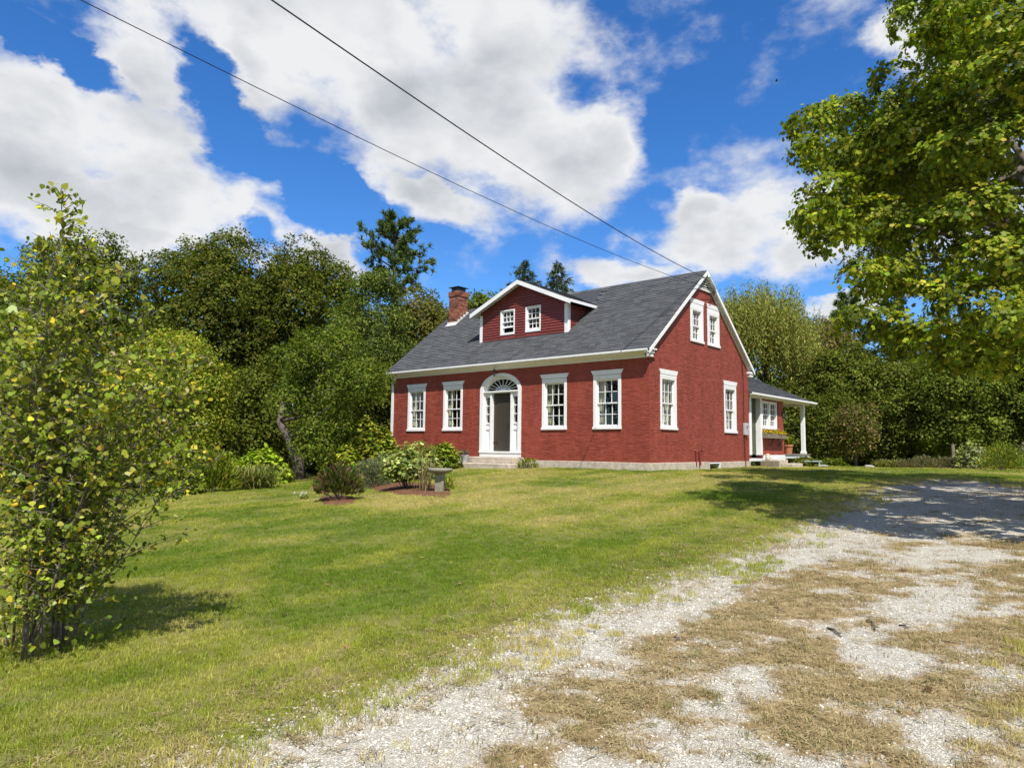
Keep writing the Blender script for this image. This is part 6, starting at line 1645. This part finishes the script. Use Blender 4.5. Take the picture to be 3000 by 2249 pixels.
    # twigs and fallen leaves on the drive
    def twig(a, b, rad, label):
        A = ground_px(*a)[0]; B = ground_px(*b)[0]; zo = lambda q: gz1(q[0], q[1])-min(.05, max(0, float(drive_sd(np.array([q[0]]), np.array([q[1]]))[0])*.12))+rad*.8
        m = MB(); pts = []
        for k, t in enumerate((0, .3, .6, 1)):
            q = A+(B-A)*t+np.array([.02*math.sin(5*t), .02*math.cos(4*t), 0]); pts.append(np.array([q[0]-A[0], q[1]-A[1], zo(q)-A[2]+(.012 if 0 < t < 1 else 0)]))
        m.tube(pts, [rad, rad*.9, rad*.8, rad*.4], 6); q = pts[2]; m.tube([q, q+(pts[3]-pts[1])*.35+np.array([.03, .03, .01])], [rad*.6, rad*.2], 5)
        o = m.build('twig', MAT['bark'], None, smooth=True); o.location = tuple(A); tag(o, label, 'twig', 'twigs on the drive')
    z7 = lambda a, b: (1800+a*.5425, 1350+b*.5425)
    twig(z7(1145, 880), z7(1245, 925), .010, 'dark forked twig on the drive, left of the pale gravel patches')
    twig(z7(1362, 838), z7(1425, 892), .011, 'dark curved twig between the two pale gravel patches')
    twig(z7(1535, 860), z7(1602, 880), .008, 'dark twig at the lower edge of the right gravel patch')
    twig(z7(318, 932), z7(345, 945), .009, 'short dark twig on the left wheel track')
    twig(z7(860, 770), z7(900, 800), .007, 'thin twig in the brown grass by the middle of the drive')
    twig(z7(1005, 972), z7(1012, 992), .009, 'stubby dark twig in the brown middle of the drive')
    r2 = np.random.default_rng(44)
    where = ('beside the lower drive edge', 'in the middle of the front lawn', 'on the lawn near the aspen shadow', 'on the lawn right of the peony', 'near the maple shadow edge', 'at the lower right of the drive', 'on the lawn below the birdbath')
    for k, (px, py) in enumerate(((1010, 1905), (960, 1720), (835, 1810), (1230, 1640), (1990, 1640), (2720, 2020), (1355, 1715))):
        g, d = ground_px(px, py); n = unit(np.array([[r2.normal(0, .3), r2.normal(0, .3), 1.]])); z = .03 if drive_sd(np.array([g[0]]), np.array([g[1]]))[0] < 0 else .0
        v = leaf_verts(np.array([[0, 0, z]]), n, np.array([.06]), TM_MAPLE, r2); me = raw_mesh('fallen_leaf', v, len(TM_MAPLE), MAT['leaf'], np.array([[(.36, .22, .10), (.28, .15, .06), (.10, .06, .03)][k % 3]]))
        tag(add_obj('fallen_leaf', me, None, tuple(g)), 'small fallen brown leaf lying '+where[k], 'leaf', 'fallen leaves')
    # the overhead service lines to a roadside pole
    def wire(name, label, k, pts_px, A, rad, far):
        pts = [np.array(A)]
        n = np.array([1, k, 0.]); c = n@np.array(A)
        for q in pts_px:
            rr = ray(*q); t = (c-n@CAM)/(n@rr); pts.append(CAM+rr*t)
        pts = [pts[0]]+sorted(pts[1:], key=lambda p: -p[1]); pts.append(np.array(far))
        # smooth the sag: parabola through heights
        ys = np.array([p[1] for p in pts]); xs = np.array([p[0] for p in pts]); zs = np.array([p[2] for p in pts])
        yy = np.linspace(ys[0], ys[-1], 60); cz = np.interp(yy, ys[::-1], zs[::-1]); pf = np.polyfit(ys, zs, 3); cz = np.polyval(pf, yy); cx = np.interp(yy, ys[::-1], xs[::-1])
        m = MB(); m.tube([np.array([a, b, c_])-pts[0] for a, b, c_ in zip(cx, yy, cz)], rad, 6); o = m.build(name, MAT['wire'], None, smooth=True); o.location = tuple(pts[0]); tag(o, label, 'cable', 'overhead lines')
        return o
    wire('power_line', 'thick twisted black overhead cable running to the gable peak', .1, [(795.7, 0), (1220.6, 289), (1537, 506), (2000, 779.5)], (.17, 3.55, 6.36), .013, (3.7, -34, 7.9))
    wire('phone_line', 'thin black overhead line below the thick cable, running to the gable', .05, [(233, 0), (587.7, 176), (994.6, 372.5), (1401.5, 571.4), (1944, 800)], (.17, 4.35, 6.10), .0075, (2.05, -34, 6.9))
    pole = MB(); zg = gz1(3, -34.2); pole.tube([(0, 0, -.3), (0, 0, 5), (0, 0, 10)], [.15, .13, .11], 10)
    po = empty('utility_pole', (3.0, -34.25, zg)); tag(po, 'wooden utility pole by the road behind the viewer', 'utility pole')
    pole.build('pole', MAT['wood'], po); MB().box(-1.1, 1.1, .10, .2, 9.0, 9.1).build('crossarm', MAT['wood'], po)
    # bird in the sky
    P = at(2275, 238, 55); m = MB(); m.tube([(-.13, 0, 0), (-.05, 0, .01), (.06, 0, .015), (.13, 0, 0)], [.012, .035, .035, .01], 7)
    for s in (-1, 1): m.hexa([(-.06, s*.02, .015), (.05, s*.02, .015), (.02, s*.26, .05), (-.05, s*.26, .05), (-.06, s*.02, .025), (.05, s*.02, .025), (.02, s*.26, .056), (-.05, s*.26, .056)])
    o = m.build('bird', MAT['iron'], None); o.location = tuple(P); o.rotation_euler = (0, .1, .5); tag(o, 'tiny dark bird flying in the blue sky right of the clouds', 'bird')
props()
